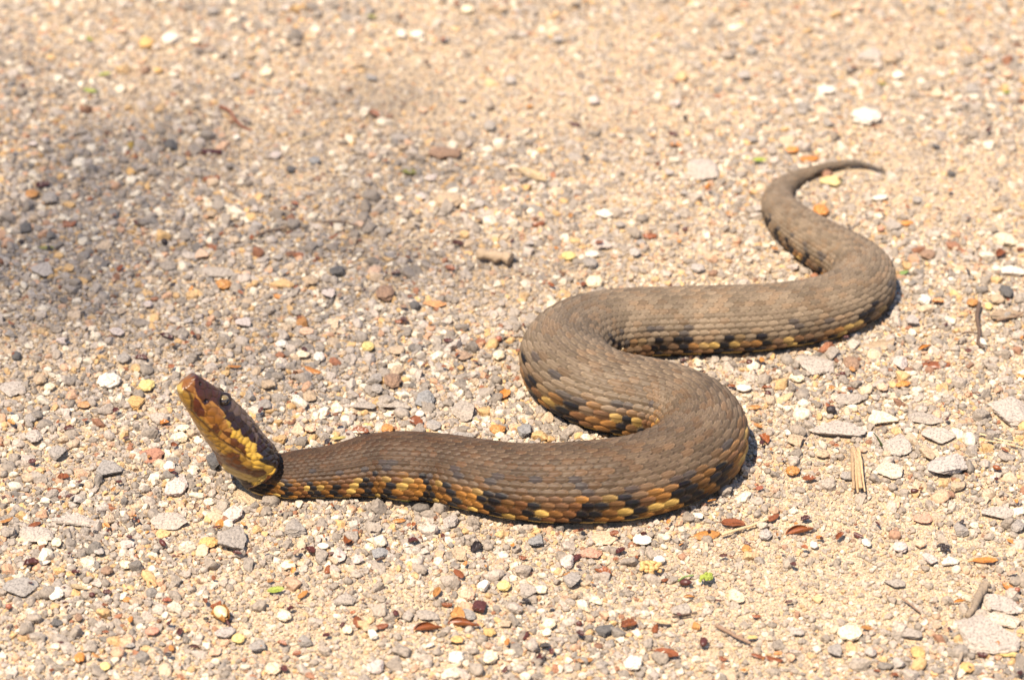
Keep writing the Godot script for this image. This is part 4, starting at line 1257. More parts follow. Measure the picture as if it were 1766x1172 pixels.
	stone("block", "tan", Vector3(-0.0060, 0.0006, -0.3372), Vector3(0.0069, 0.0028, 0.0076), 0.11, "tan blocky stone behind and right of the bright white oblong stone", "loose stones of the gravel")
	stone("angular", "white", Vector3(0.0801, 0.0005, 0.1408), Vector3(0.0052, 0.0021, 0.0045), -0.17, "white chip behind and right of the white flat topped stone just", "loose stones of the gravel")
	stone("angular", "palegrey", Vector3(0.1228, 0.0006, -0.1189), Vector3(0.0062, 0.0027, 0.0057), 0.12, "pale grey chip close behind and left of the base of the snake's tail", "loose stones of the gravel")
	stone("round", "amber", Vector3(-0.1603, 0.0003, 0.1999), Vector3(0.0040, 0.0015, 0.0032), -0.03, "small amber round pebble in front and right of the glossy brown nut like pebble", "loose stones of the gravel")
	stone("angular", "grey", Vector3(0.1316, 0.0008, 0.2334), Vector3(0.0060, 0.0035, 0.0074), -0.20, "grey chip close in front and left of the large cream white stone", "loose stones of the gravel")
	stone("angular", "pink", Vector3(0.0435, 0.0007, -0.2307), Vector3(0.0060, 0.0034, 0.0071), 0.01, "pinkish chip behind and left of the large pale flat stone", "loose stones of the gravel")
	stone("angular", "grey", Vector3(-0.2355, 0.0006, -0.0044), Vector3(0.0059, 0.0026, 0.0056), -0.13, "grey chip close behind the small black pebble", "loose stones of the gravel")
	stone("angular", "peach", Vector3(0.1915, 0.0009, -0.3380), Vector3(0.0067, 0.0039, 0.0083), 0.15, "peach chip behind the pale slab", "loose stones of the gravel")
	stone("round", "grey", Vector3(0.2037, 0.0006, -0.1284), Vector3(0.0055, 0.0028, 0.0059), -0.10, "grey round pebble right of the white sliver of stone", "loose stones of the gravel")
	stone("angular", "dark", Vector3(0.2241, 0.0005, -0.1555), Vector3(0.0051, 0.0024, 0.0050), 0.32, "small dark grey chip right of the snake's tail tip", "loose stones of the gravel")
	stone("round", "pink", Vector3(0.1653, 0.0007, 0.1627), Vector3(0.0066, 0.0033, 0.0069), 0.15, "pinkish round pebble close right of the white round pebble", "loose stones of the gravel")
	stone("angular", "dark", Vector3(-0.1878, 0.0005, 0.2149), Vector3(0.0048, 0.0021, 0.0045), 0.17, "dark grey chip close left of the dark brown pebble", "loose stones of the gravel")
	stone("slab", "grey", Vector3(0.2442, 0.0003, -0.1487), Vector3(0.0065, 0.0012, 0.0053), -0.23, "grey flat stone behind the big cream stone", "loose stones of the gravel")
	stone("angular", "dark", Vector3(-0.1765, 0.0009, -0.1832), Vector3(0.0073, 0.0042, 0.0090), 0.35, "dark grey chip in front of the yellow ochre stone", "loose stones of the gravel")
	stone("angular", "palegrey", Vector3(-0.0268, 0.0004, -0.2328), Vector3(0.0048, 0.0019, 0.0041), -0.18, "small pale grey chip behind the low brown lumpy stone", "loose stones of the gravel")
	stone("block", "tan", Vector3(-0.1118, 0.0006, 0.0394), Vector3(0.0074, 0.0029, 0.0077), 0.02, "larger tan blocky stone in front and left of the cream flat pebble", "loose stones of the gravel")
	stone("round", "grey", Vector3(-0.0615, 0.0004, -0.0975), Vector3(0.0045, 0.0018, 0.0038), 0.00, "small grey round pebble behind the small square pink pebble", "loose stones of the gravel")
	stone("angular", "ochre", Vector3(-0.0224, 0.0005, 0.2269), Vector3(0.0059, 0.0023, 0.0048), 0.15, "ochre chip close behind the cream white rounded stone", "loose stones of the gravel")
	stone("angular", "palegrey", Vector3(0.1888, 0.0008, -0.0147), Vector3(0.0063, 0.0037, 0.0078), 0.23, "pale grey chip in front of the snake's rear right bend", "loose stones of the gravel")
	stone("angular", "palegrey", Vector3(0.1461, 0.0006, 0.2349), Vector3(0.0053, 0.0026, 0.0055), 0.13, "pale grey chip close in front and right of the large cream white stone", "loose stones of the gravel")
	stone("block", "tan", Vector3(0.1950, 0.0006, 0.1188), Vector3(0.0066, 0.0027, 0.0074), -0.32, "tan blocky stone close in front of the pale grey rock", "loose stones of the gravel")
	stone("angular", "grey", Vector3(-0.1043, 0.0007, 0.2301), Vector3(0.0069, 0.0034, 0.0071), 0.12, "larger grey chip close in front and right of the yellow lump", "loose stones of the gravel")
	stone("angular", "pink", Vector3(-0.0410, 0.0006, -0.1501), Vector3(0.0065, 0.0025, 0.0053), -0.11, "pinkish chip close behind and left of the large tan rounded stone", "loose stones of the gravel")
	stone("angular", "peach", Vector3(-0.1212, 0.0005, 0.2338), Vector3(0.0055, 0.0023, 0.0049), 0.18, "peach chip close in front of the pale grey smooth stone", "loose stones of the gravel")
	stone("angular", "grey", Vector3(-0.0848, 0.0006, 0.2262), Vector3(0.0061, 0.0029, 0.0061), 0.12, "grey chip close in front and right of the cream ragged stone", "loose stones of the gravel")
	stone("round", "grey", Vector3(0.2395, 0.0005, -0.2277), Vector3(0.0055, 0.0023, 0.0048), -0.31, "grey round pebble in front and right of the tan wedge stone resting", "loose stones of the gravel")
	stone("slab", "ochre", Vector3(-0.2156, 0.0003, -0.0632), Vector3(0.0059, 0.0014, 0.0063), 0.30, "ochre flat stone close right of the pale grey flat rock", "loose stones of the gravel")
	stone("angular", "grey", Vector3(-0.0599, 0.0005, -0.0748), Vector3(0.0054, 0.0024, 0.0050), -0.10, "grey chip close behind and right of the small square pink pebble", "loose stones of the gravel")
	stone("angular", "grey", Vector3(0.2450, 0.0009, -0.2436), Vector3(0.0075, 0.0042, 0.0089), 0.23, "grey chip in front and right of the tan wedge stone resting", "loose stones of the gravel")
	stone("round", "grey", Vector3(-0.0374, 0.0005, -0.3008), Vector3(0.0058, 0.0024, 0.0051), -0.10, "grey round pebble close right of the bright white oblong stone", "loose stones of the gravel")
	stone("oval", "peach", Vector3(0.2211, 0.0005, -0.3159), Vector3(0.0056, 0.0021, 0.0045), -0.33, "small peach oval pebble behind and right of the tan wedge stone resting", "loose stones of the gravel")
	stone("slab", "pink", Vector3(-0.1263, 0.0003, -0.3373), Vector3(0.0067, 0.0015, 0.0070), -0.33, "pinkish flat stone left of the bright white round stone", "loose stones of the gravel")
	stone("angular", "pink", Vector3(-0.1269, 0.0007, -0.0137), Vector3(0.0076, 0.0033, 0.0070), -0.05, "larger pinkish chip in front of the glossy amber pebble", "loose stones of the gravel")
	stone("slab", "tan", Vector3(-0.0027, 0.0002, 0.2152), Vector3(0.0050, 0.0011, 0.0050), 0.19, "tan flat stone right of the blue grey flat chip", "loose stones of the gravel")
	stone("oval", "grey", Vector3(0.0537, 0.0005, -0.1040), Vector3(0.0053, 0.0021, 0.0044), -0.21, "grey oval pebble close behind and right of the pale pink flat pebble", "loose stones of the gravel")
	stone("slab", "palegrey", Vector3(0.1303, 0.0002, -0.1575), Vector3(0.0044, 0.0008, 0.0035), 0.34, "small pale grey flat stone close in front and left of the amber pebble", "loose stones of the gravel")
	stone("angular", "palegrey", Vector3(0.1569, 0.0006, 0.2416), Vector3(0.0053, 0.0026, 0.0055), 0.15, "pale grey chip close in front and left of the mottled amber stone", "loose stones of the gravel")
	stone("angular", "peach", Vector3(0.1560, 0.0005, 0.0896), Vector3(0.0047, 0.0024, 0.0050), -0.09, "peach chip close left of the crumbly pale rock", "loose stones of the gravel")
	stone("angular", "grey", Vector3(0.1246, 0.0006, -0.1898), Vector3(0.0051, 0.0029, 0.0061), 0.05, "small grey chip left of the amber pebble", "loose stones of the gravel")
	stone("angular", "dark", Vector3(-0.0850, 0.0009, -0.0605), Vector3(0.0077, 0.0043, 0.0091), 0.11, "larger dark grey chip close behind and right of the tan stone", "loose stones of the gravel")
	stone("oval", "peach", Vector3(0.2661, 0.0007, -0.2598), Vector3(0.0058, 0.0034, 0.0071), -0.32, "peach oval pebble right of the tan wedge stone resting", "loose stones of the gravel")
	stone("slab", "pink", Vector3(-0.1112, 0.0002, -0.2481), Vector3(0.0048, 0.0011, 0.0050), -0.09, "small pinkish flat stone behind and left of the grey flat stone in the", "loose stones of the gravel")
	stone("angular", "grey", Vector3(-0.1124, 0.0007, 0.0556), Vector3(0.0066, 0.0030, 0.0063), 0.12, "grey chip right of the snake's head", "loose stones of the gravel")
	stone("slab", "tan", Vector3(-0.1586, 0.0002, -0.1145), Vector3(0.0049, 0.0008, 0.0034), -0.28, "small tan flat stone behind the peach triangular stone", "loose stones of the gravel")
	stone("angular", "pink", Vector3(-0.0459, 0.0006, -0.1327), Vector3(0.0053, 0.0027, 0.0056), -0.10, "pinkish chip close left of the large tan rounded stone", "loose stones of the gravel")
	stone("oval", "grey", Vector3(-0.1665, 0.0007, -0.3349), Vector3(0.0072, 0.0034, 0.0071), 0.27, "grey oval pebble behind and right of the greyish white blocky stone", "loose stones of the gravel")
	stone("slab", "slate", Vector3(-0.0207, 0.0002, -0.2166), Vector3(0.0042, 0.0010, 0.0044), -0.29, "small blue grey flat stone behind and right of the low brown lumpy stone", "loose stones of the gravel")
	stone("angular", "palegrey", Vector3(0.0603, 0.0007, -0.0765), Vector3(0.0060, 0.0030, 0.0063), 0.30, "pale grey chip close right of the pale pink flat pebble", "loose stones of the gravel")
	stone("angular", "pink", Vector3(-0.1857, 0.0006, -0.0050), Vector3(0.0071, 0.0029, 0.0061), 0.31, "pinkish chip behind the cream white oblong pebble", "loose stones of the gravel")
	stone("angular", "tan", Vector3(0.0516, 0.0005, 0.1684), Vector3(0.0049, 0.0023, 0.0048), 0.24, "tan chip close in front of the white flat topped stone just", "loose stones of the gravel")
	stone("angular", "ochre", Vector3(-0.1941, 0.0006, -0.1569), Vector3(0.0054, 0.0027, 0.0057), 0.18, "ochre chip right of the amber stone", "loose stones of the gravel")
	stone("slab", "white", Vector3(-0.1973, 0.0002, 0.1743), Vector3(0.0038, 0.0008, 0.0035), -0.14, "small white flat stone close in front of the yellowish nub", "loose stones of the gravel")
	stone("oval", "grey", Vector3(-0.2172, 0.0007, 0.0661), Vector3(0.0060, 0.0033, 0.0070), -0.03, "grey oval pebble close behind the light grey plate of stone", "loose stones of the gravel")
	stone("block", "palegrey", Vector3(-0.1530, 0.0003, -0.0154), Vector3(0.0046, 0.0015, 0.0041), -0.04, "small pale grey blocky stone in front and left of the glossy amber pebble", "loose stones of the gravel")
	stone("slab", "palegrey", Vector3(0.0056, 0.0003, -0.3079), Vector3(0.0063, 0.0014, 0.0062), 0.01, "pale grey flat stone right of the bright white oblong stone", "loose stones of the gravel")
	stone("angular", "pink", Vector3(-0.2106, 0.0007, 0.0028), Vector3(0.0056, 0.0032, 0.0067), 0.35, "pinkish chip behind and right of the small black pebble", "loose stones of the gravel")
	stone("block", "amber", Vector3(0.0998, 0.0004, 0.1638), Vector3(0.0040, 0.0020, 0.0053), 0.29, "small amber blocky stone behind the cream crusted stone", "loose stones of the gravel")
	stone("angular", "dark", Vector3(0.2192, 0.0004, -0.1838), Vector3(0.0051, 0.0020, 0.0041), -0.22, "small dark grey chip behind and right of the snake's tail tip", "loose stones of the gravel")
	stone("oval", "grey", Vector3(-0.1803, 0.0007, 0.0180), Vector3(0.0065, 0.0033, 0.0069), 0.06, "grey oval pebble close behind and right of the cream white oblong pebble", "loose stones of the gravel")
	stone("angular", "white", Vector3(0.2072, 0.0007, -0.2581), Vector3(0.0061, 0.0034, 0.0071), -0.16, "white chip close in front of the tan wedge stone resting", "loose stones of the gravel")
	stone("slab", "grey", Vector3(0.1348, 0.0004, -0.3019), Vector3(0.0070, 0.0016, 0.0074), 0.06, "grey flat stone behind and left of the bright white stone", "loose stones of the gravel")
	stone("angular", "palegrey", Vector3(0.0824, 0.0005, -0.1137), Vector3(0.0042, 0.0022, 0.0046), -0.05, "small pale grey chip in front of the large pale flat stone", "loose stones of the gravel")
	stone("slab", "grey", Vector3(0.0053, 0.0002, 0.2006), Vector3(0.0048, 0.0007, 0.0032), -0.35, "grey flat stone close in front of the grey split slab", "loose stones of the gravel")
	stone("oval", "ochre", Vector3(-0.1906, 0.0005, -0.2651), Vector3(0.0051, 0.0024, 0.0050), -0.17, "small ochre oval pebble close in front of the yellow ochre stone", "loose stones of the gravel")
	stone("angular", "grey", Vector3(0.1655, 0.0007, -0.2071), Vector3(0.0053, 0.0030, 0.0064), 0.20, "small grey chip left of the smooth white oval stone", "loose stones of the gravel")
	stone("block", "tan", Vector3(0.1210, 0.0007, -0.3346), Vector3(0.0070, 0.0032, 0.0085), -0.03, "tan blocky stone behind and left of the bright white stone", "loose stones of the gravel")
	stone("angular", "palegrey", Vector3(-0.1484, 0.0006, -0.2579), Vector3(0.0050, 0.0027, 0.0057), 0.14, "small pale grey chip in front and right of the greyish white blocky stone", "loose stones of the gravel")
	stone("round", "tan", Vector3(-0.2484, 0.0006, -0.1479), Vector3(0.0050, 0.0027, 0.0058), -0.12, "small tan round pebble close behind and left of the amber stone", "loose stones of the gravel")
	stone("slab", "palegrey", Vector3(-0.0830, 0.0002, -0.2316), Vector3(0.0043, 0.0009, 0.0039), 0.14, "small pale grey flat stone behind and left of the grey flat stone in the", "loose stones of the gravel")
	stone("oval", "grey", Vector3(0.1301, 0.0008, -0.2876), Vector3(0.0062, 0.0035, 0.0073), 0.27, "grey oval pebble behind and left of the bright white stone", "loose stones of the gravel")
	stone("slab", "peach", Vector3(-0.2158, 0.0003, -0.3129), Vector3(0.0071, 0.0015, 0.0070), 0.09, "peach flat stone close behind and left of the yellow ochre stone", "loose stones of the gravel")
	stone("angular", "tan", Vector3(-0.1154, 0.0004, -0.2622), Vector3(0.0045, 0.0020, 0.0043), -0.05, "small tan chip in front and left of the bright white round stone", "loose stones of the gravel")
	stone("angular", "white", Vector3(0.2193, 0.0006, 0.0026), Vector3(0.0058, 0.0027, 0.0058), -0.04, "white chip in front of the small yellow bead like pebble", "loose stones of the gravel")
	stone("angular", "palegrey", Vector3(-0.1756, 0.0006, 0.1663), Vector3(0.0049, 0.0027, 0.0057), 0.33, "pale grey chip close behind the glossy brown nut like pebble", "loose stones of the gravel")
	stone("angular", "pink", Vector3(-0.0654, 0.0005, 0.1718), Vector3(0.0053, 0.0022, 0.0047), 0.14, "pinkish chip close right of the pink speckled angular stone", "loose stones of the gravel")
	stone("oval", "palegrey", Vector3(-0.0009, 0.0007, -0.2541), Vector3(0.0064, 0.0034, 0.0072), 0.20, "pale grey oval pebble in front and right of the bright white oblong stone", "loose stones of the gravel")
	stone("oval", "grey", Vector3(0.0635, 0.0005, -0.0863), Vector3(0.0056, 0.0022, 0.0047), 0.27, "grey oval pebble right of the pale pink flat pebble", "loose stones of the gravel")
	stone("block", "pink", Vector3(-0.2481, 0.0004, -0.1853), Vector3(0.0051, 0.0019, 0.0052), 0.27, "small pinkish blocky stone behind the amber stone", "loose stones of the gravel")
	stone("slab", "peach", Vector3(-0.0759, 0.0002, -0.1051), Vector3(0.0048, 0.0010, 0.0046), -0.23, "small peach flat stone behind the small square pink pebble", "loose stones of the gravel")
	stone("block", "palegrey", Vector3(-0.0266, 0.0007, 0.1442), Vector3(0.0064, 0.0030, 0.0082), -0.18, "pale grey blocky stone close behind the tan block", "loose stones of the gravel")
	stone("angular", "palegrey", Vector3(-0.1265, 0.0006, -0.1046), Vector3(0.0061, 0.0025, 0.0053), 0.33, "pale grey chip behind and right of the peach triangular stone", "loose stones of the gravel")
	stone("angular", "palegrey", Vector3(0.1240, 0.0010, -0.2598), Vector3(0.0075, 0.0045, 0.0094), 0.21, "pale grey chip left of the bright white stone", "loose stones of the gravel")
	stone("angular", "pink", Vector3(0.1365, 0.0007, -0.0655), Vector3(0.0060, 0.0030, 0.0063), -0.24, "pinkish chip in front of the base of the snake's tail", "loose stones of the gravel")
	stone("slab", "palegrey", Vector3(0.1169, 0.0003, 0.2207), Vector3(0.0062, 0.0012, 0.0055), 0.15, "pale grey flat stone left of the large cream white stone", "loose stones of the gravel")
	stone("block", "slate", Vector3(0.0055, 0.0008, 0.0769), Vector3(0.0072, 0.0035, 0.0095), -0.20, "larger blue grey blocky stone close right of the cream lump", "loose stones of the gravel")
	stone("round", "palegrey", Vector3(0.0903, 0.0007, -0.0631), Vector3(0.0069, 0.0031, 0.0067), -0.31, "pale grey round pebble close behind and left of the snake's rear coil", "loose stones of the gravel")
	stone("block", "grey", Vector3(-0.1103, 0.0004, -0.0591), Vector3(0.0043, 0.0019, 0.0051), -0.10, "small grey blocky stone close behind the buff flat stone", "loose stones of the gravel")
	stone("block", "pink", Vector3(-0.1219, 0.0005, -0.1725), Vector3(0.0068, 0.0024, 0.0064), 0.21, "pinkish blocky stone left of the grey flat stone in the", "loose stones of the gravel")
	stone("oval", "tan", Vector3(-0.0563, 0.0005, -0.1811), Vector3(0.0047, 0.0024, 0.0051), -0.02, "small tan oval pebble close in front of the grey flat stone in the", "loose stones of the gravel")
	stone("slab", "grey", Vector3(0.0322, 0.0004, -0.1717), Vector3(0.0075, 0.0017, 0.0075), 0.22, "grey flat stone behind the pale pink flat pebble", "loose stones of the gravel")
	stone("oval", "palegrey", Vector3(-0.0162, 0.0006, -0.1254), Vector3(0.0061, 0.0028, 0.0059), 0.25, "pale grey oval pebble close right of the large tan rounded stone", "loose stones of the gravel")
	stone("angular", "grey", Vector3(-0.1146, 0.0004, -0.0736), Vector3(0.0051, 0.0019, 0.0041), 0.16, "grey chip close behind the buff flat stone", "loose stones of the gravel")
	stone("block", "dark", Vector3(-0.1127, 0.0005, -0.1585), Vector3(0.0053, 0.0023, 0.0061), 0.11, "small dark grey blocky stone in front and left of the grey flat stone in the", "loose stones of the gravel")
	stone("angular", "white", Vector3(0.1519, 0.0005, -0.2321), Vector3(0.0056, 0.0021, 0.0045), 0.32, "white chip close in front and left of the bright white stone", "loose stones of the gravel")
	stone("angular", "palegrey", Vector3(0.0802, 0.0006, -0.1550), Vector3(0.0046, 0.0025, 0.0053), -0.11, "small pale grey chip close left of the large pale flat stone", "loose stones of the gravel")
	stone("slab", "white", Vector3(-0.0335, 0.0001, 0.2293), Vector3(0.0037, 0.0006, 0.0025), 0.08, "small white flat stone close behind and left of the cream white rounded stone", "loose stones of the gravel")
	stone("block", "amber", Vector3(0.0759, 0.0004, 0.2169), Vector3(0.0044, 0.0018, 0.0048), 0.28, "amber blocky stone close in front and right of the grey oval rock", "loose stones of the gravel")
	stone("oval", "white", Vector3(-0.1078, 0.0006, 0.0041), Vector3(0.0062, 0.0028, 0.0059), -0.13, "white oval pebble close behind and left of the cream flat pebble", "loose stones of the gravel")
	stone("angular", "tan", Vector3(-0.0924, 0.0008, 0.0488), Vector3(0.0065, 0.0035, 0.0074), 0.27, "tan chip close behind the pink pebble", "loose stones of the gravel")
	stone("angular", "palegrey", Vector3(0.0251, 0.0007, -0.3002), Vector3(0.0052, 0.0030, 0.0064), 0.08, "small pale grey chip right of the bright white round stone", "loose stones of the gravel")
	stone("oval", "palegrey", Vector3(0.1425, 0.0006, -0.2608), Vector3(0.0048, 0.0028, 0.0059), 0.11, "small pale grey oval pebble behind and left of the bright white stone", "loose stones of the gravel")
	stone("angular", "slate", Vector3(-0.0562, 0.0007, 0.1677), Vector3(0.0071, 0.0032, 0.0067), -0.05, "larger blue grey chip right of the pink speckled angular stone", "loose stones of the gravel")
	stone("angular", "pink", Vector3(-0.0878, 0.0007, -0.0399), Vector3(0.0065, 0.0033, 0.0069), -0.32, "pinkish chip close in front and right of the tan stone", "loose stones of the gravel")
	stone("block", "pink", Vector3(-0.1641, 0.0004, 0.1616), Vector3(0.0064, 0.0020, 0.0054), -0.08, "pinkish blocky stone close behind and right of the glossy brown nut like pebble", "loose stones of the gravel")
	stone("block", "dark", Vector3(0.0382, 0.0006, 0.2199), Vector3(0.0079, 0.0026, 0.0070), 0.10, "larger dark grey blocky stone behind and left of the white wedge stone", "loose stones of the gravel")
	stone("slab", "palegrey", Vector3(-0.1533, 0.0001, -0.2245), Vector3(0.0042, 0.0007, 0.0030), 0.33, "small pale grey flat stone in front and right of the greyish white blocky stone", "loose stones of the gravel")
	stone("slab", "palegrey", Vector3(-0.1743, 0.0002, 0.1888), Vector3(0.0048, 0.0008, 0.0037), 0.16, "pale grey flat stone close in front and left of the glossy brown nut like pebble", "loose stones of the gravel")
	stone("oval", "cream", Vector3(-0.1728, 0.0006, -0.2999), Vector3(0.0055, 0.0029, 0.0062), -0.29, "small cream oval pebble close right of the greyish white blocky stone", "loose stones of the gravel")
	stone("angular", "grey", Vector3(0.1929, 0.0008, 0.1499), Vector3(0.0063, 0.0038, 0.0080), 0.14, "grey chip right of the coral flat chip", "loose stones of the gravel")
	stone("oval", "peach", Vector3(0.1698, 0.0006, 0.0406), Vector3(0.0053, 0.0028, 0.0059), 0.29, "peach oval pebble close left of the thin bright orange stone", "loose stones of the gravel")
	stone("angular", "tan", Vector3(-0.0835, 0.0007, -0.2729), Vector3(0.0061, 0.0033, 0.0070), 0.30, "tan chip in front and left of the bright white round stone", "loose stones of the gravel")
	stone("oval", "palegrey", Vector3(0.1087, 0.0007, 0.1531), Vector3(0.0060, 0.0033, 0.0069), -0.19, "pale grey oval pebble left of the white small pebble", "loose stones of the gravel")
	stone("angular", "cream", Vector3(-0.1632, 0.0004, -0.1950), Vector3(0.0039, 0.0019, 0.0041), -0.07, "small cream chip in front of the greyish white blocky stone", "loose stones of the gravel")
	stone("angular", "amber", Vector3(0.0092, 0.0003, -0.2262), Vector3(0.0035, 0.0014, 0.0029), 0.09, "small amber chip behind and right of the low brown lumpy stone", "loose stones of the gravel")
	stone("block", "grey", Vector3(0.1528, 0.0004, -0.2208), Vector3(0.0063, 0.0020, 0.0053), -0.33, "grey blocky stone close in front and left of the bright white stone", "loose stones of the gravel")
	stone("angular", "palegrey", Vector3(-0.2418, 0.0005, -0.1887), Vector3(0.0048, 0.0024, 0.0051), 0.26, "small pale grey chip behind the amber stone", "loose stones of the gravel")
	stone("slab", "slate", Vector3(-0.1568, 0.0003, 0.2289), Vector3(0.0053, 0.0012, 0.0055), 0.12, "blue grey flat stone close in front and left of the coral pebble", "loose stones of the gravel")
	stone("angular", "cream", Vector3(-0.1712, 0.0004, -0.1630), Vector3(0.0038, 0.0020, 0.0043), -0.21, "small cream chip behind the peach triangular stone", "loose stones of the gravel")
	stone("oval", "pink", Vector3(-0.1734, 0.0005, -0.0304), Vector3(0.0046, 0.0024, 0.0050), -0.03, "small pinkish oval pebble left of the glossy amber pebble", "loose stones of the gravel")
	stone("angular", "peach", Vector3(-0.0469, 0.0005, -0.2210), Vector3(0.0051, 0.0021, 0.0045), -0.01, "small peach chip behind and right of the grey flat stone in the", "loose stones of the gravel")
	stone("angular", "pink", Vector3(-0.0555, 0.0008, 0.2432), Vector3(0.0079, 0.0035, 0.0074), 0.28, "larger pinkish chip close in front of the white pointed chip", "loose stones of the gravel")
	stone("slab", "white", Vector3(-0.0023, 0.0002, -0.1396), Vector3(0.0039, 0.0009, 0.0039), 0.06, "small white flat stone right of the large tan rounded stone", "loose stones of the gravel")
	stone("slab", "grey", Vector3(-0.1637, 0.0002, -0.2887), Vector3(0.0067, 0.0010, 0.0046), 0.22, "grey flat stone in front and right of the greyish white blocky stone", "loose stones of the gravel")
	pass


# ------------------------------------------------------------------ loose gravel and sand grains
func gravel_tone(g: RandomNumberGenerator, small: bool) -> Vector3:
	var q := g.randf()
	var c := Vector3(.36, .325, .285)
	if q < .40:
		c = Vector3(.27, .235, .20) * g.randf_range(.7, 1.25)
	elif q < .60:
		c = Vector3(.42, .365, .315) * g.randf_range(.85, 1.15)
	elif q < .71:
		c = Vector3(.50, .38, .26) * g.randf_range(.8, 1.2)
	elif q < .84:
		c = Vector3(.70, .62, .49) * g.randf_range(.85, 1.1)
	elif q < .90:
		c = Vector3(.60, .38, .16) * g.randf_range(.8, 1.1)
	elif q < .945:
		c = Vector3(.56, .33, .20) * g.randf_range(.8, 1.1)
	elif q < .98:
		c = Vector3(.16, .15, .14) * g.randf_range(.7, 1.4)
	else:
		c = Vector3(.22, .075, .03) * g.randf_range(.6, 1.4)
	if small:
		c = c.lerp(Vector3(.52, .41, .295), .42)
	return c


func make_gravel() -> void:
	var root := Node3D.new()
	root.name = "gravel"
	root.set_meta("kind", "stuff")
	add_child(root)
	var g := RandomNumberGenerator.new()
	g.seed = 1234
	var kinds := ["angular", "angular", "block", "angular", "slab", "angular", "round", "oval", "slab", "angular"]
	var buf: Array = []
	for i in kinds.size() + 3:
		buf.append(PackedFloat32Array())
	# least size, largest size, spacing, half width of the strip, far edge, near edge, fines
	for cl in [[.0048, .0085, .0094, .50, -.58, .44, 0], [.0028, .0050, .0039, .50, -.58, .44, 0], [.0017, .0031, .0023, .48, -.56, .42, 0], [.0008, .0019, .0018, .46, -.54, .40, 1], [.0024, .0075, .0062, 1.1, -1.3, .95, 2]]:
		var sp_: float = cl[2]
		var fines: int = cl[6]
		var z: float = cl[4]
		while z < cl[5]:
			var x: float = -cl[3]
			while x < cl[3]:
				var px := x + g.randf() * sp_
				var pz := z + g.randf() * sp_
				x += sp_
				if fines == 2 and absf(px) < .45 and pz > -.53 and pz < .39:
					continue
				if taken(px, pz):
					continue
				var sd := sandy(px, pz)
				var chance := 1.0 - sd * .88
				if fines == 1:
					chance = .85
				elif cl[1] < .0035:
					chance = 1.0 - .38 * sd
				# thins out away from the place that is looked at
				var far := maxf(absf(px) - .36, maxf(-.44 - pz, pz - .30))
				if far > 0.0 and fines != 2:
					chance *= 1.0 - far / .16
				if g.randf() > chance:
					continue
				var big := lerpf(cl[0], cl[1], pow(g.randf(), 1.6))
				var which := g.randi() % kinds.size() if fines != 1 else kinds.size() + g.randi() % 3
				var flat := g.randf_range(.5, .8)
				var b := Basis.from_euler(Vector3(g.randf_range(-.45, .45), g.randf() * TAU, g.randf_range(-.45, .45)))
				if fines == 1:
					flat = g.randf_range(.6, .9)
				var sx := big * g.randf_range(.85, 1.15)
				var sy := big * flat
				var sz := big * g.randf_range(.6, .95)
				var y := gh(px, pz) + sy * g.randf_range(.06, .42)
				var c := gravel_tone(g, fines == 1)
				# dusty where sand has settled
				c = c.lerp(Vector3(.52, .41, .295), .10 + .28 * sd)
				var bx := b.x * sx
				var by := b.y * sy
				var bz := b.z * sz
				buf[which].append_array(PackedFloat32Array([bx.x, by.x, bz.x, px, bx.y, by.y, bz.y, y, bx.z, by.z, bz.z, pz, c.x, c.y, c.z, 1.0]))
			z += sp_
	var m := stone_mat(Vector3.ONE, .88)
	for i in buf.size():
		var data: PackedFloat32Array = buf[i]
		if data.is_empty():
			continue
		var mm := MultiMesh.new()
		mm.transform_format = MultiMesh.TRANSFORM_3D
		mm.use_colors = true
		mm.mesh = stone_shape(kinds[i], 20 + i, 2) if i < kinds.size() else stone_shape("angular", 40 + i, 1)
		mm.instance_count = data.size() / 16
		for k in mm.instance_count:
			var q := k * 16
			mm.set_instance_transform(k, Transform3D(Vector3(data[q], data[q + 4], data[q + 8]), Vector3(data[q + 1], data[q + 5], data[q + 9]), Vector3(data[q + 2], data[q + 6], data[q + 10]), Vector3(data[q + 3], data[q + 7], data[q + 11])))
			mm.set_instance_color(k, Color(data[q + 12], data[q + 13], data[q + 14]))
		var o := MultiMeshInstance3D.new()
		o.name = "loose_stones" if i < kinds.size() else "sand_grains"
		o.multimesh = mm
		o.material_override = m
		o.set_meta("kind", "stuff")
		root.add_child(o, true)


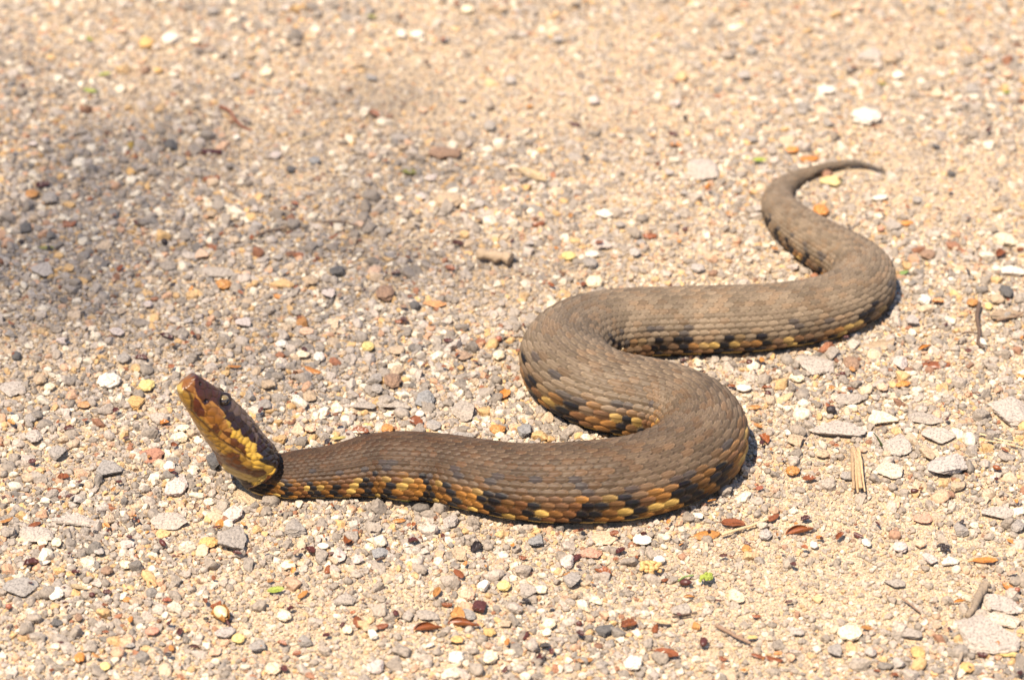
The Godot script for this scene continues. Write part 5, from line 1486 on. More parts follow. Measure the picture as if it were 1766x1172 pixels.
# ------------------------------------------------------------------ litter
func shell_shape(kind: String, which: int) -> ArrayMesh:
	# a thin curved sheet one unit long with real thickness: leaf, bud scale, curl, bark
	var key := "sheet%s%d" % [kind, which]
	if shapes.has(key):
		return shapes[key]
	var g := RandomNumberGenerator.new()
	g.seed = hash(key)
	var n := FastNoiseLite.new()
	n.seed = g.randi() % 999
	n.frequency = 2.2
	var nu := 16
	var nv := 9
	var wide: float = {"leaf": .19, "scale": .26, "curl": .26, "bark": .16, "oyster": .26}.get(kind, .2) * g.randf_range(.85, 1.15)
	var cup: float = {"leaf": .06, "scale": .20, "curl": .0, "bark": .03, "oyster": .10}.get(kind, .1) * g.randf_range(.7, 1.3)
	var bend: float = g.randf_range(-.1, .12) if kind != "bark" else .02
	var thick: float = {"bark": .11, "scale": .03, "oyster": .012}.get(kind, .022)
	var v := PackedVector3Array()
	var c := PackedColorArray()
	for layer in 2:
		for i in nu + 1:
			for j in nv + 1:
				var u := float(i) / nu - .5
				var w := float(j) / nv * 2.0 - 1.0
				var prof := sqrt(maxf(0.0, 1.0 - pow(absf(u * 2.0), 2.2 if u < 0 else 1.7)))
				if kind == "bark":
					prof = .9 + .2 * n.get_noise_2d(u * 2.0, w) if absf(u) < .47 else .75
				if kind == "oyster":
					prof = sqrt(maxf(0.0, 1.0 - 4.0 * u * u)) * (1.0 + .07 * sin(u * 38.0))
				if kind == "scale":
					prof *= 1.0 + .38 * n.get_noise_2d(u * 5.0, signf(w) * 3.0)
				var half := wide * prof
				var p := Vector3(u, 0, w * half)
				p.y = cup * w * w * (prof * .9 + .1) + bend * u * u * 2.0 + .035 * n.get_noise_2d(u * 1.6, w * .6) + (.09 * n.get_noise_2d(u * 2.6, w * 1.1 + 9.0) if kind == "scale" else 0.0)
				if kind == "curl":
					var a := w * 2.2 + u * .8
					p = Vector3(u + .12 * sin(a), .16 * prof * (1.0 - cos(a)), .17 * prof * sin(a))
				p.y += thick * (.5 - layer) * (prof * .8 + .2)
				v.append(p)
				var m := 1.0 + (.9 if kind == "scale" else .4) * n.get_noise_2d(u * 2.4 + 5.0, w * 1.0)
				if kind in ["leaf", "oyster"]:
					m *= 1.0 - .14 * exp(-w * w * 90.0) + .08 * sin(w * 9.0 + absf(u) * 14.0)
				c.append(Color(m, m * (1.0 - .06 * absf(w)), m * (1.0 - .1 * absf(w))))
	var f := PackedInt32Array()
	var at := func(l: int, i: int, j: int) -> int: return l * (nu + 1) * (nv + 1) + i * (nv + 1) + j
	var off := (nu + 1) * (nv + 1)
	for i in nu:
		for j in nv:
			var a := i * (nv + 1) + j
			f.append_array([a, a + nv + 1, a + 1, a + 1, a + nv + 1, a + nv + 2])
			f.append_array([off + a, off + a + 1, off + a + nv + 1, off + a + 1, off + a + nv + 2, off + a + nv + 1])
	for i in nu:
		for e in [0, nv]:
			var a: int = i * (nv + 1) + e
			var b: int = a + nv + 1
			if e == 0:
				f.append_array([a, off + a, b, b, off + a, off + b])
			else:
				f.append_array([a, b, off + a, b, off + b, off + a])
	for j in nv:
		for e in [0, nu]:
			var a: int = e * (nv + 1) + j
			var b: int = a + 1
			if e == 0:
				f.append_array([a, b, off + a, b, off + b, off + a])
			else:
				f.append_array([a, off + a, b, b, off + a, off + b])
	shapes[key] = mesh_of(v, f, c)
	return shapes[key]


func tube(path: PackedVector3Array, radii: PackedFloat32Array, sides: int, seed_: int, rough: float) -> ArrayMesh:
	var n := FastNoiseLite.new()
	n.seed = seed_
	n.frequency = 1.0
	var v := PackedVector3Array()
	var c := PackedColorArray()
	var f := PackedInt32Array()
	var len_ := path.size()
	for i in len_:
		var along := (path[mini(i + 1, len_ - 1)] - path[maxi(i - 1, 0)]).normalized()
		var ref := Vector3.UP if absf(along.y) < .9 else Vector3.RIGHT
		var a := along.cross(ref).normalized()
		var b := along.cross(a).normalized()
		for k in sides:
			var t := TAU * k / sides
			var r := radii[i] * (1.0 + rough * n.get_noise_2d(i * .35, cos(t) * 1.5 + sin(t) * 2.1))
			v.append(path[i] + (a * cos(t) + b * sin(t)) * r)
			var m := 1.0 + .35 * n.get_noise_2d(i * .25 + 30.0, cos(t) * 3.0 + sin(t) * 4.0)
			c.append(Color(m, m, m))
	for i in len_ - 1:
		for k in sides:
			var a := i * sides + k
			var b := i * sides + (k + 1) % sides
			f.append_array([a, a + sides, b, b, a + sides, b + sides])
	var s0 := v.size()
	v.append(path[0])
	v.append(path[len_ - 1])
	c.append(c[0])
	c.append(c[(len_ - 1) * sides])
	for k in sides:
		f.append_array([s0, k, (k + 1) % sides])
		f.append_array([s0 + 1, (len_ - 1) * sides + (k + 1) % sides, (len_ - 1) * sides + k])
	return mesh_of(v, f, c)


func smooth_path(pts: Array, per: int) -> PackedVector3Array:
	var out := PackedVector3Array()
	for i in pts.size() - 1:
		var a: Vector3 = pts[maxi(i - 1, 0)]
		var b: Vector3 = pts[i]
		var c: Vector3 = pts[i + 1]
		var d: Vector3 = pts[mini(i + 2, pts.size() - 1)]
		for q in per:
			var t := float(q) / per
			out.append(Vector3(cr(a.x, b.x, c.x, d.x, t), cr(a.y, b.y, c.y, d.y, t), cr(a.z, b.z, c.z, d.z, t)))
	out.append(pts[-1])
	return out


func piece(called: String, mesh: Mesh, mat: Material, parent: Node) -> MeshInstance3D:
	var o := MeshInstance3D.new()
	o.name = called
	o.mesh = mesh
	o.material_override = mat
	parent.add_child(o, true)
	return o


var litter_no := 0


func litter(kind: String, tone: String, at: Vector3, size: float, turn: float, label: String) -> void:
	litter_no += 1
	var g := RandomNumberGenerator.new()
	g.seed = litter_no * 17 + 3
	var called: String = {"leaf": "leaf", "scale": "bud_scale", "curl": "curled_leaf", "bark": "bark_chip", "oyster": "dead_leaf", "bead": "seed", "seed": "seed", "stub": "twig_stub", "catkin": "catkin", "cone": "small_cone"}[kind]
	var category: String = {"scale": "bud scale", "curl": "leaf", "bark": "bark chip", "oyster": "leaf", "bead": "seed", "stub": "twig", "cone": "cone"}.get(kind, kind)
	var t: Vector3 = TONE[tone]
	t *= g.randf_range(.85, 1.15)
	var shiny := .42 if tone in ["maroon", "rust", "orange", "amber", "brick"] else .6
	var mat := plain_mat(t, shiny, .6 if kind in ["leaf", "oyster"] else 0.0)
	var sheet := kind in ["leaf", "scale", "curl", "bark", "oyster"]
	var base := at + Vector3(0, gh(at.x, at.z) + (.0004 if size < .008 or not sheet else -.0003), 0)
	var tilt := Basis(Vector3.UP, turn) * Basis.from_euler(Vector3(g.randf_range(-.2, .28) + (PI if sheet and kind != "curl" and g.randf() < .45 else 0.0), 0, g.randf_range(-.2, .2)))
	if kind in ["leaf", "oyster"] and size > .0065:
		# a leaf large enough to show its stalk and midrib
		var root := Node3D.new()
		root.name = numbered(called)
		root.transform = Transform3D(tilt, base + Vector3(0, .0008, 0))
		add_child(root)
		tag(root, label, category)
		var blade := piece("blade", shell_shape(kind, g.randi() % 4), mat, root)
		blade.scale = Vector3.ONE * size
		var rib := PackedVector3Array()
		var rr := PackedFloat32Array()
		for i in 9:
			var u := -.66 + i * .13
			rib.append(Vector3(u, .02 + .02 * sin(i * 1.3), .012 * sin(i * .9)) * size)
			rr.append(size * (.018 - .0012 * i))
		piece("midrib", tube(rib, rr, 6, litter_no, .3), plain_mat(t * .62, .6), root)
		return
	var o := MeshInstance3D.new()
	o.name = numbered(called)
	o.material_override = mat
	var fit := Vector3.ONE * size
	if sheet:
		o.mesh = shell_shape(kind, g.randi() % 5)
	elif kind == "bead":
		o.mesh = stone_shape("round", 3 + g.randi() % 3, 3)
		fit = Vector3(size, size * .8, size * .9)
	elif kind == "seed":
		o.mesh = seed_shape()
		fit = Vector3(size, size * .5, size * .55)
	elif kind == "stub":
		var path := PackedVector3Array()
		var rr := PackedFloat32Array()
		for i in 14:
			path.append(Vector3(-.5 + i / 13.0, .015 * sin(i * .8), .02 * sin(i * .5)))
			rr.append(.15 + .03 * sin(i * 1.1) + (.03 if i > 9 else 0.0))
		o.mesh = tube(path, rr, 14, 5, .35)
		o.material_override = plain_mat(t, .8)
	elif kind == "catkin" or kind == "cone":
		var st := SurfaceTool.new()
		st.begin(Mesh.PRIMITIVE_TRIANGLES)
		var drop := stone_shape("round" if kind == "catkin" else "slab", 2, 2)
		for i in 34 if kind == "catkin" else 22:
			var u := g.randf_range(-.42, .42)
			var rad := .26 * sqrt(1.0 - 4.0 * u * u * .9)
			var a := g.randf() * TAU
			var s := g.randf_range(.12, .22)
			st.append_from(drop, 0, Transform3D(Basis.from_euler(Vector3(a, a * 2.0, u)).scaled(Vector3(s * 1.3, s, s)), Vector3(u, rad * absf(sin(a)) * .8, rad * cos(a))))
		o.mesh = st.commit()
	o.transform = Transform3D(tilt * Basis.from_scale(fit), base + Vector3(0, .0005 + (.15 * size if not sheet else .0), 0))
	add_child(o)
	tag(o, label, category)


func seed_shape() -> ArrayMesh:
	if not shapes.has("seed"):
		var ico := icosphere(3)
		var v: PackedVector3Array = ico[0]
		for i in v.size():
			var p := v[i]
			var pinch := 1.0 - .45 * smoothstep(0.2, 1.0, p.x)
			v[i] = Vector3(p.x, p.y * pinch, p.z * pinch) * .5
		shapes["seed"] = mesh_of(v, ico[1])
	return shapes["seed"]


func place_litter() -> void:
	litter("leaf", "lime", Vector3(-0.2186, 0.0015, -0.2586), 0.0070, 0.25, "bright green leaflet at the far left, the wider one")
	litter("leaf", "lime", Vector3(-0.2245, 0.0015, -0.2417), 0.0075, -0.25, "bright green leaflet in front of the wider green leaflet")
	litter("leaf", "lime", Vector3(-0.2316, 0.0015, -0.3007), 0.0050, -0.89, "tiny green leaflet behind the other far left leaflets")
	litter("bark", "maroon", Vector3(-0.1547, 0.0015, -0.1775), 0.0105, 0.00, "dark red brown oblong bark chip behind the head")
	litter("scale", "maroon", Vector3(-0.2097, 0.0015, -0.1952), 0.0048, 0.00, "dark red bud scale left of the bark chip")
	litter("leaf", "mustard", Vector3(-0.1977, 0.0015, -0.1842), 0.0087, 1.45, "mustard yellow leaf scrap in front of the dark bud scale")
	litter("scale", "maroon", Vector3(-0.2375, 0.0015, -0.1420), 0.0078, 0.25, "dark red cupped husk at the left")
	litter("scale", "rust", Vector3(-0.2197, 0.0015, -0.1054), 0.0076, -0.20, "rust brown husk right of the pale flat rock")
	litter("bead", "black", Vector3(-0.2411, 0.0015, -0.0860), 0.0031, 0.00, "black seed near the left edge")
	litter("bead", "black", Vector3(-0.1709, 0.0015, -0.0866), 0.0034, 0.00, "black seed on brown gravel behind the long slate slab")
	litter("scale", "rust", Vector3(-0.1900, 0.0015, -0.0622), 0.0054, 1.20, "orange flake left of the long slate slab")
	litter("leaf", "olive", Vector3(-0.2280, 0.0015, -0.0811), 0.0074, 0.00, "faded olive leaflet near the black seed")
	litter("bark", "rust", Vector3(-0.1527, 0.0015, -0.1490), 0.0083, 0.13, "thin rust brown splinter behind the head")
	litter("scale", "maroon", Vector3(-0.1622, 0.0015, -0.0007), 0.0066, -0.25, "shiny dark red husk behind the snout")
	litter("scale", "orange", Vector3(-0.1112, 0.0015, -0.0379), 0.0062, -0.25, "orange bud scale near the buff flat stone")
	litter("scale", "maroon", Vector3(-0.0560, 0.0015, -0.0563), 0.0050, 0.00, "dark red scale right of the square pink pebble")
	litter("scale", "rust", Vector3(-0.0301, 0.0015, -0.0617), 0.0054, -0.49, "rust scale left of the pinkish twig stub")
	litter("scale", "maroon", Vector3(-0.0267, 0.0015, -0.0838), 0.0063, 0.00, "dark husk behind the pinkish twig stub")
	litter("scale", "rust", Vector3(-0.0534, 0.0015, -0.0158), 0.0044, 0.00, "rust scale behind the straw yellow pebble")
	litter("scale", "rust", Vector3(-0.0756, 0.0015, -0.0893), 0.0031, 0.00, "tiny rust speck behind the square pink pebble")
	litter("scale", "rust", Vector3(-0.1089, 0.0015, -0.1235), 0.0043, -0.49, "rust brown crumb far behind the neck")
	litter("scale", "rust", Vector3(-0.0949, 0.0015, -0.0719), 0.0036, -0.49, "rust crumb behind the buff flat stone")
	litter("scale", "orange", Vector3(-0.0395, 0.0015, -0.0971), 0.0036, 0.70, "orange red flake in front of the large tan stone")
	litter("stub", "tan", Vector3(-0.0085, 0.0015, -0.0697), 0.0168, -0.30, "pinkish brown broken twig stub behind the coil")
	litter("leaf", "olive", Vector3(-0.0516, 0.0015, -0.1548), 0.0095, 0.08, "olive green leaf sliver behind the large tan stone")
	litter("leaf", "straw", Vector3(0.0103, 0.0015, -0.1513), 0.0170, -0.49, "yellow and green leaf with stalk behind the coil")
	litter("scale", "rust", Vector3(0.0129, 0.0015, -0.1054), 0.0069, 0.13, "rust strip left of the long white pebble")
	litter("scale", "rust", Vector3(0.0680, 0.0015, -0.0932), 0.0075, 0.13, "rust strip right of the pale pink pebble")
	litter("bead", "maroon", Vector3(0.0856, 0.0015, -0.0976), 0.0029, 0.00, "dark red bead behind the rear coil")
	litter("scale", "rust", Vector3(0.0187, 0.0015, -0.0458), 0.0041, -0.70, "rust fleck behind the coil's left bend")
	litter("scale", "rust", Vector3(0.0343, 0.0015, -0.0468), 0.0042, 1.20, "rust fleck beside the cream broken stone")
	litter("scale", "orange", Vector3(0.0991, 0.0015, -0.1414), 0.0052, 1.20, "orange flake in front of the large pale flat stone")
	litter("scale", "orange", Vector3(0.1962, 0.0015, -0.1054), 0.0070, 0.25, "orange chip beside the pale grey tail slab")
	litter("bead", "coral", Vector3(0.1822, 0.0015, -0.0976), 0.0037, 0.00, "coral bit in front of the pale grey tail slab")
	litter("scale", "maroon", Vector3(0.1735, 0.0015, -0.0844), 0.0046, 0.00, "dark red scrap behind the rear coil's bend")
	litter("leaf", "green", Vector3(0.1893, 0.0015, -0.0585), 0.0057, 0.25, "small green leaf touching the rear coil")
	litter("scale", "orange", Vector3(0.2030, 0.0015, -0.0307), 0.0058, -0.13, "bright orange scale right of the white stone")
	litter("leaf", "tan", Vector3(0.2347, 0.0015, -0.0194), 0.0174, 0.30, "big curled tan leaf at the right edge")
	litter("scale", "rust", Vector3(0.2386, 0.0015, -0.0757), 0.0069, 0.89, "rust twist behind the big white slab")
	litter("scale", "rust", Vector3(0.2494, 0.0015, -0.0816), 0.0048, 0.49, "rust scrap cut by the right edge")
	litter("leaf", "orange", Vector3(0.1526, 0.0015, -0.1697), 0.0102, 0.13, "red orange leaf scrap behind the tail")
	litter("leaf", "lime", Vector3(0.1268, 0.0015, -0.1661), 0.0075, 0.13, "bright green leaflet left of the tail")
	litter("leaf", "olive", Vector3(0.1977, 0.0015, -0.2488), 0.0049, -0.49, "olive bud far behind the tail")
	litter("leaf", "lime", Vector3(0.2631, 0.0015, -0.2398), 0.0062, 0.00, "green yellow leaflet at the far right")
	litter("scale", "maroon", Vector3(0.0330, 0.0015, -0.2069), 0.0062, -0.25, "dark maroon scale far behind the coil")
	litter("scale", "maroon", Vector3(0.0841, 0.0015, -0.1964), 0.0058, -0.49, "dark maroon scale right of its far twin")
	litter("scale", "orange", Vector3(0.0847, 0.0015, -0.1830), 0.0060, -0.13, "orange bit in front of the far maroon scale")
	litter("scale", "rust", Vector3(-0.0725, 0.0015, -0.2163), 0.0068, -0.49, "brown seed scale in the far sandy patch")
	litter("leaf", "olive", Vector3(-0.0781, 0.0015, -0.3269), 0.0065, -0.25, "olive plant scrap at the far edge")
	litter("scale", "orange", Vector3(-0.1566, 0.0015, 0.0699), 0.0047, 0.49, "glossy orange scale left of the chin")
	litter("scale", "maroon", Vector3(-0.1990, 0.0015, 0.0749), 0.0049, 0.00, "maroon bit at the left")
	litter("scale", "maroon", Vector3(-0.1720, 0.0015, 0.0186), 0.0062, 0.00, "long maroon scale behind the snout")
	litter("leaf", "orange", Vector3(-0.1284, 0.0015, 0.0235), 0.0062, 0.13, "orange leaf scrap right of the snout")
	litter("scale", "rust", Vector3(-0.2000, 0.0015, 0.1213), 0.0066, -0.13, "rust leaf bit in front of the grey faceted stone")
	litter("scale", "rust", Vector3(-0.1973, 0.0015, 0.1117), 0.0054, 0.49, "rust curl right of the grey faceted stone")
	litter("leaf", "orange", Vector3(-0.0920, 0.0015, 0.0264), 0.0083, -0.37, "orange leaf chip behind the neck")
	litter("scale", "rust", Vector3(-0.0681, 0.0015, 0.0763), 0.0085, -0.25, "rust husk touching the snake's back")
	litter("scale", "rust", Vector3(-0.0431, 0.0015, 0.0680), 0.0083, -0.89, "rust curled strip behind the forebody")
	litter("scale", "rust", Vector3(-0.0841, 0.0015, 0.0634), 0.0041, 0.89, "rust flake behind the neck's pink pebble")
	litter("scale", "orange", Vector3(-0.0032, 0.0015, 0.0465), 0.0080, 1.20, "orange chip left of the coil's left bend")
	litter("leaf", "lichen", Vector3(-0.0775, 0.0015, 0.0818), 0.0068, 0.13, "yellow moss scrap touching the neck's back")
	litter("scale", "maroon", Vector3(-0.0299, 0.0015, 0.0013), 0.0052, -0.49, "dark star shaped husk left of the coil's bend")
	litter("scale", "maroon", Vector3(-0.0250, 0.0015, 0.0013), 0.0037, 1.20, "dark sliver right of the star shaped husk")
	litter("bead", "brick", Vector3(-0.0062, 0.0015, 0.0013), 0.0033, 0.00, "brick red seed left of the coil's bend")
	litter("bead", "maroon", Vector3(0.1100, 0.0015, 0.0210), 0.0035, 0.00, "dark seed between the coils, left of a pair")
	litter("bead", "black", Vector3(0.1135, 0.0015, 0.0210), 0.0032, 0.00, "black seed between the coils, right of a pair")
	litter("scale", "maroon", Vector3(0.0795, 0.0015, 0.0205), 0.0036, 0.25, "dark scrap below the rear coil")
	litter("scale", "rust", Vector3(0.1006, 0.0015, 0.0408), 0.0038, -0.25, "rust scrap left of the long white pebble between the coils")
	litter("scale", "rust", Vector3(0.1167, 0.0015, 0.0418), 0.0048, 0.00, "rust scale between the coils, upper of two")
	litter("bead", "maroon", Vector3(0.1169, 0.0015, 0.0470), 0.0032, 0.00, "maroon bead between the coils, lower of two")
	litter("leaf", "amber", Vector3(0.1099, 0.0015, 0.0573), 0.0063, 0.00, "amber leaf bit right of the outer coil")
	litter("leaf", "straw", Vector3(0.1236, 0.0015, 0.0498), 0.0116, 0.60, "pale straw splinter between the coils")
	litter("bead", "black", Vector3(0.1446, 0.0015, 0.0606), 0.0047, 0.00, "knobbly black brown cone scale behind the longest slab")
	litter("bead", "maroon", Vector3(0.1523, 0.0015, 0.0317), 0.0029, 0.00, "maroon seed before the brown rounded stone")
	litter("scale", "rust", Vector3(0.1126, 0.0015, 0.0836), 0.0070, -1.05, "rust twist right of the outer coil")
	litter("leaf", "amber", Vector3(0.1107, 0.0015, 0.0726), 0.0047, -0.49, "amber chip right of the outer coil")
	litter("scale", "rust", Vector3(0.1304, 0.0015, 0.1143), 0.0062, 0.25, "rust leaf bit right of the outer coil's foot")
	litter("scale", "brick", Vector3(0.1081, 0.0015, 0.1209), 0.0040, 0.49, "brick red scrap in front of the outer coil")
	litter("scale", "peach", Vector3(0.1150, 0.0015, 0.1209), 0.0052, 0.70, "pinkish brown leaf bit in front of the outer coil")
	litter("oyster", "tan", Vector3(0.1707, 0.0015, 0.0038), 0.0173, 0.00, "broad tan dead leaf with a scalloped edge by the rear coil")
	litter("curl", "orange", Vector3(0.1927, 0.0015, 0.0083), 0.0060, 0.49, "curled orange leaf right of the broad tan leaf")
	litter("leaf", "rust", Vector3(0.1962, 0.0015, 0.0205), 0.0147, -0.20, "orange brown leaf strip in front of the curled orange leaf")
	litter("seed", "rust", Vector3(0.2138, 0.0015, 0.1060), 0.0041, -0.49, "shiny rust seed at the right")
	litter("seed", "maroon", Vector3(0.1757, 0.0015, 0.1235), 0.0038, 0.00, "dark brown seed in front of the beige rectangular stone")
	litter("scale", "orange", Vector3(0.2343, 0.0015, 0.0312), 0.0043, 0.00, "orange leaf scrap cut by the right edge")
	litter("scale", "maroon", Vector3(-0.2030, 0.0015, 0.1758), 0.0071, 0.37, "wrinkled dark red husk at the left")
	litter("seed", "maroon", Vector3(-0.1489, 0.0015, 0.1619), 0.0045, -0.89, "glossy dark seed left of the bright ochre stone")
	litter("leaf", "rust", Vector3(-0.2053, 0.0015, 0.1478), 0.0065, 0.70, "rust orange leaf bit on the pointed slab")
	litter("leaf", "amber", Vector3(-0.2179, 0.0015, 0.1448), 0.0064, 0.49, "amber leaf bit at the left edge")
	litter("scale", "maroon", Vector3(-0.1837, 0.0015, 0.1815), 0.0040, 0.25, "dark scrap left of the nut like pebble")
	litter("leaf", "straw", Vector3(-0.1812, 0.0015, 0.1927), 0.0073, -0.13, "straw coloured leaf right of the slate chip")
	litter("scale", "maroon", Vector3(-0.1690, 0.0015, 0.1959), 0.0041, 0.00, "dark red husk right of the straw leaf")
	litter("bead", "maroon", Vector3(-0.1751, 0.0015, 0.1974), 0.0027, 0.00, "dark seed left of the dark red husk")
	litter("bead", "brick", Vector3(-0.2086, 0.0015, 0.2057), 0.0029, 0.00, "brick red seed in front of the slate chip")
	litter("seed", "black", Vector3(-0.1263, 0.0015, 0.2127), 0.0026, 0.00, "small dark seed with a point beside the split husk")
	litter("scale", "rust", Vector3(-0.1233, 0.0015, 0.2022), 0.0055, 0.70, "rust chip behind the split seed husk")
	litter("scale", "brick", Vector3(-0.1436, 0.0015, 0.2010), 0.0042, 0.25, "brick red flake left of the split husk")
	litter("curl", "maroon", Vector3(-0.1293, 0.0015, 0.2318), 0.0045, 0.00, "curled dark bark in front of the split husk")
	litter("scale", "rust", Vector3(-0.1669, 0.0015, 0.2219), 0.0031, 0.00, "rust fleck at the near left")
	litter("scale", "maroon", Vector3(-0.1365, 0.0015, 0.2219), 0.0041, 1.33, "maroon fleck left of the split husk")
	litter("leaf", "amber", Vector3(-0.1390, 0.0015, 0.2318), 0.0045, -1.20, "amber sliver at the near left")
	litter("leaf", "lime", Vector3(-0.0987, 0.0015, 0.1943), 0.0073, 0.15, "narrow green leaf with a brown end")
	litter("scale", "maroon", Vector3(-0.0770, 0.0015, 0.1681), 0.0030, 0.00, "maroon fleck left of the pink speckled stone")
	litter("scale", "maroon", Vector3(-0.0857, 0.0015, 0.1660), 0.0067, -1.20, "dark splinter leaf left of the pink speckled stone")
	litter("scale", "rust", Vector3(-0.0777, 0.0015, 0.1791), 0.0053, 1.45, "rust seed below the pink speckled stone")
	litter("scale", "maroon", Vector3(-0.0762, 0.0015, 0.2239), 0.0035, 0.49, "maroon chip on the near gravel")
	litter("scale", "rust", Vector3(-0.0633, 0.0015, 0.2150), 0.0072, -1.20, "rust strip on the near gravel")
	litter("leaf", "rust", Vector3(-0.0536, 0.0015, 0.2181), 0.0058, 0.25, "rust leaf right of the long tan pebble")
	litter("scale", "maroon", Vector3(-0.0917, 0.0015, 0.2065), 0.0038, 0.70, "maroon fleck beside the cream ragged stone")
	litter("curl", "rust", Vector3(-0.0346, 0.0015, 0.2189), 0.0102, 0.25, "curled rust leaf below the grey mottled plate")
	litter("leaf", "amber", Vector3(-0.0314, 0.0015, 0.1955), 0.0066, 1.20, "amber leaf twist behind the grey mottled plate")
	litter("scale", "rust", Vector3(-0.0270, 0.0015, 0.2030), 0.0049, -0.25, "rust tuft left of the maroon square chip")
	litter("scale", "rust", Vector3(-0.0942, 0.0015, 0.2288), 0.0043, -0.25, "rust chip near the ribbed shell")
	litter("scale", "rust", Vector3(-0.0875, 0.0015, 0.2352), 0.0038, 0.00, "rust wedge near the ribbed shell")
	litter("scale", "maroon", Vector3(-0.0921, 0.0015, 0.2450), 0.0046, -1.05, "maroon point right of the ribbed shell")
	litter("leaf", "amber", Vector3(-0.0873, 0.0015, 0.1963), 0.0059, 0.89, "amber husk right of the narrow green leaf")
	litter("leaf", "rust", Vector3(-0.0224, 0.0015, 0.1823), 0.0076, -1.05, "rust leaf below the tan block")
	litter("curl", "rust", Vector3(-0.0203, 0.0015, 0.2162), 0.0107, -0.25, "rust curl under the tan amber chip")
	litter("leaf", "rust", Vector3(-0.0699, 0.0015, 0.1569), 0.0099, 1.33, "rust leaf edge on end in front of the forebody")
	litter("leaf", "amber", Vector3(-0.0487, 0.0015, 0.1431), 0.0060, 0.13, "amber leaf scrap below the forebody")
	litter("scale", "maroon", Vector3(-0.0285, 0.0015, 0.1557), 0.0060, -0.89, "maroon husk below the forebody")
	litter("scale", "black", Vector3(-0.0153, 0.0015, 0.1632), 0.0066, 0.89, "black husk scrap below the forebody")
	litter("scale", "maroon", Vector3(-0.0421, 0.0015, 0.1590), 0.0053, 0.49, "dark tuft below the forebody")
	litter("leaf", "amber", Vector3(0.0836, 0.0015, 0.1536), 0.0121, 0.25, "amber green leaf with red stalk in front of the outer coil")
	litter("catkin", "ochre", Vector3(0.0584, 0.0015, 0.1799), 0.0098, 0.00, "golden brown clump of catkin on the near gravel")
	litter("catkin", "lime", Vector3(0.0814, 0.0015, 0.1875), 0.0080, 1.20, "green bud with a thin stalk on the near gravel")
	litter("seed", "maroon", Vector3(0.0728, 0.0015, 0.1895), 0.0057, -0.25, "glossy maroon seed left of the green bud")
	litter("curl", "amber", Vector3(0.0739, 0.0015, 0.1982), 0.0041, 0.00, "amber ring like husk below the glossy maroon seed")
	litter("seed", "maroon", Vector3(0.0783, 0.0015, 0.2296), 0.0061, 1.39, "upright dark seed near the brown twig")
	litter("leaf", "amber", Vector3(0.0229, 0.0015, 0.1823), 0.0047, 0.89, "amber flake on the grey blunt block")
	litter("scale", "rust", Vector3(0.0384, 0.0015, 0.1795), 0.0081, -0.60, "rust catkin scrap left of the golden clump")
	litter("scale", "maroon", Vector3(0.0461, 0.0015, 0.1660), 0.0050, 0.70, "maroon husk right of the coral stone")
	litter("scale", "maroon", Vector3(0.0268, 0.0015, 0.1701), 0.0063, 0.49, "maroon husk left of the coral stone")
	litter("scale", "rust", Vector3(0.0047, 0.0015, 0.1693), 0.0042, -0.49, "rust husk left of the pinkish grey block")
	litter("scale", "maroon", Vector3(0.0057, 0.0015, 0.2239), 0.0052, 1.20, "maroon chip left of the buff nub")
	litter("scale", "black", Vector3(0.0135, 0.0015, 0.2315), 0.0047, 0.00, "black husk below the buff nub")
	litter("bead", "maroon", Vector3(0.0277, 0.0015, 0.2170), 0.0029, 0.00, "maroon seed right of the buff nub")
	litter("scale", "rust", Vector3(0.0482, 0.0015, 0.2170), 0.0074, 0.37, "rust tuft between the near stones")
	litter("scale", "rust", Vector3(0.0593, 0.0015, 0.2189), 0.0052, 1.45, "rust husk beside a white sliver")
	litter("leaf", "rust", Vector3(0.0629, 0.0015, 0.2360), 0.0119, -0.60, "rust and straw leaf strip at the near edge")
	litter("scale", "maroon", Vector3(0.0897, 0.0015, 0.1701), 0.0037, 0.00, "maroon fleck right of the coil's front")
	litter("scale", "rust", Vector3(0.1011, 0.0015, 0.2104), 0.0038, 0.00, "rust fleck above the brown twig")
	litter("leaf", "rust", Vector3(0.1001, 0.0015, 0.2371), 0.0062, -0.25, "rust leaf right of the upright dark seed")
	litter("scale", "rust", Vector3(0.0859, 0.0015, 0.2390), 0.0043, -0.70, "rust fleck below the upright dark seed")
	litter("leaf", "amber", Vector3(0.0296, 0.0015, 0.2397), 0.0066, 0.00, "amber leaf at the near edge")
	litter("scale", "maroon", Vector3(0.0115, 0.0015, 0.2390), 0.0046, 0.89, "maroon fleck at the near edge")
	litter("scale", "rust", Vector3(0.0642, 0.0015, 0.1859), 0.0036, 0.49, "rust bud in front of the golden clump")
	litter("scale", "maroon", Vector3(0.1007, 0.0015, 0.1594), 0.0032, -0.49, "maroon fleck by the straw stick")
	litter("leaf", "rust", Vector3(0.0953, 0.0015, 0.1457), 0.0110, 0.13, "rust leaf strip in front of the outer coil")
	litter("leaf", "straw", Vector3(0.0619, 0.0015, 0.2154), 0.0067, 0.00, "white straw sliver by the rust husk")
	litter("leaf", "yellow", Vector3(0.0985, 0.0015, 0.2258), 0.0048, 0.25, "yellow leaf bit on the brown twig")
	litter("curl", "rust", Vector3(0.1236, 0.0015, 0.1511), 0.0106, 0.25, "curled rust leaf on the sandy patch")
	litter("scale", "maroon", Vector3(0.1266, 0.0015, 0.1435), 0.0046, 0.25, "maroon scale behind the curled rust leaf")
	litter("scale", "rust", Vector3(0.1403, 0.0015, 0.1557), 0.0054, 0.89, "rust arc right of the curled rust leaf")
	litter("scale", "maroon", Vector3(0.1484, 0.0015, 0.1540), 0.0045, -0.49, "maroon chip on the sandy patch")
	litter("leaf", "rust", Vector3(0.1128, 0.0015, 0.1419), 0.0068, 0.70, "rust leaf bit left of the curled rust leaf")
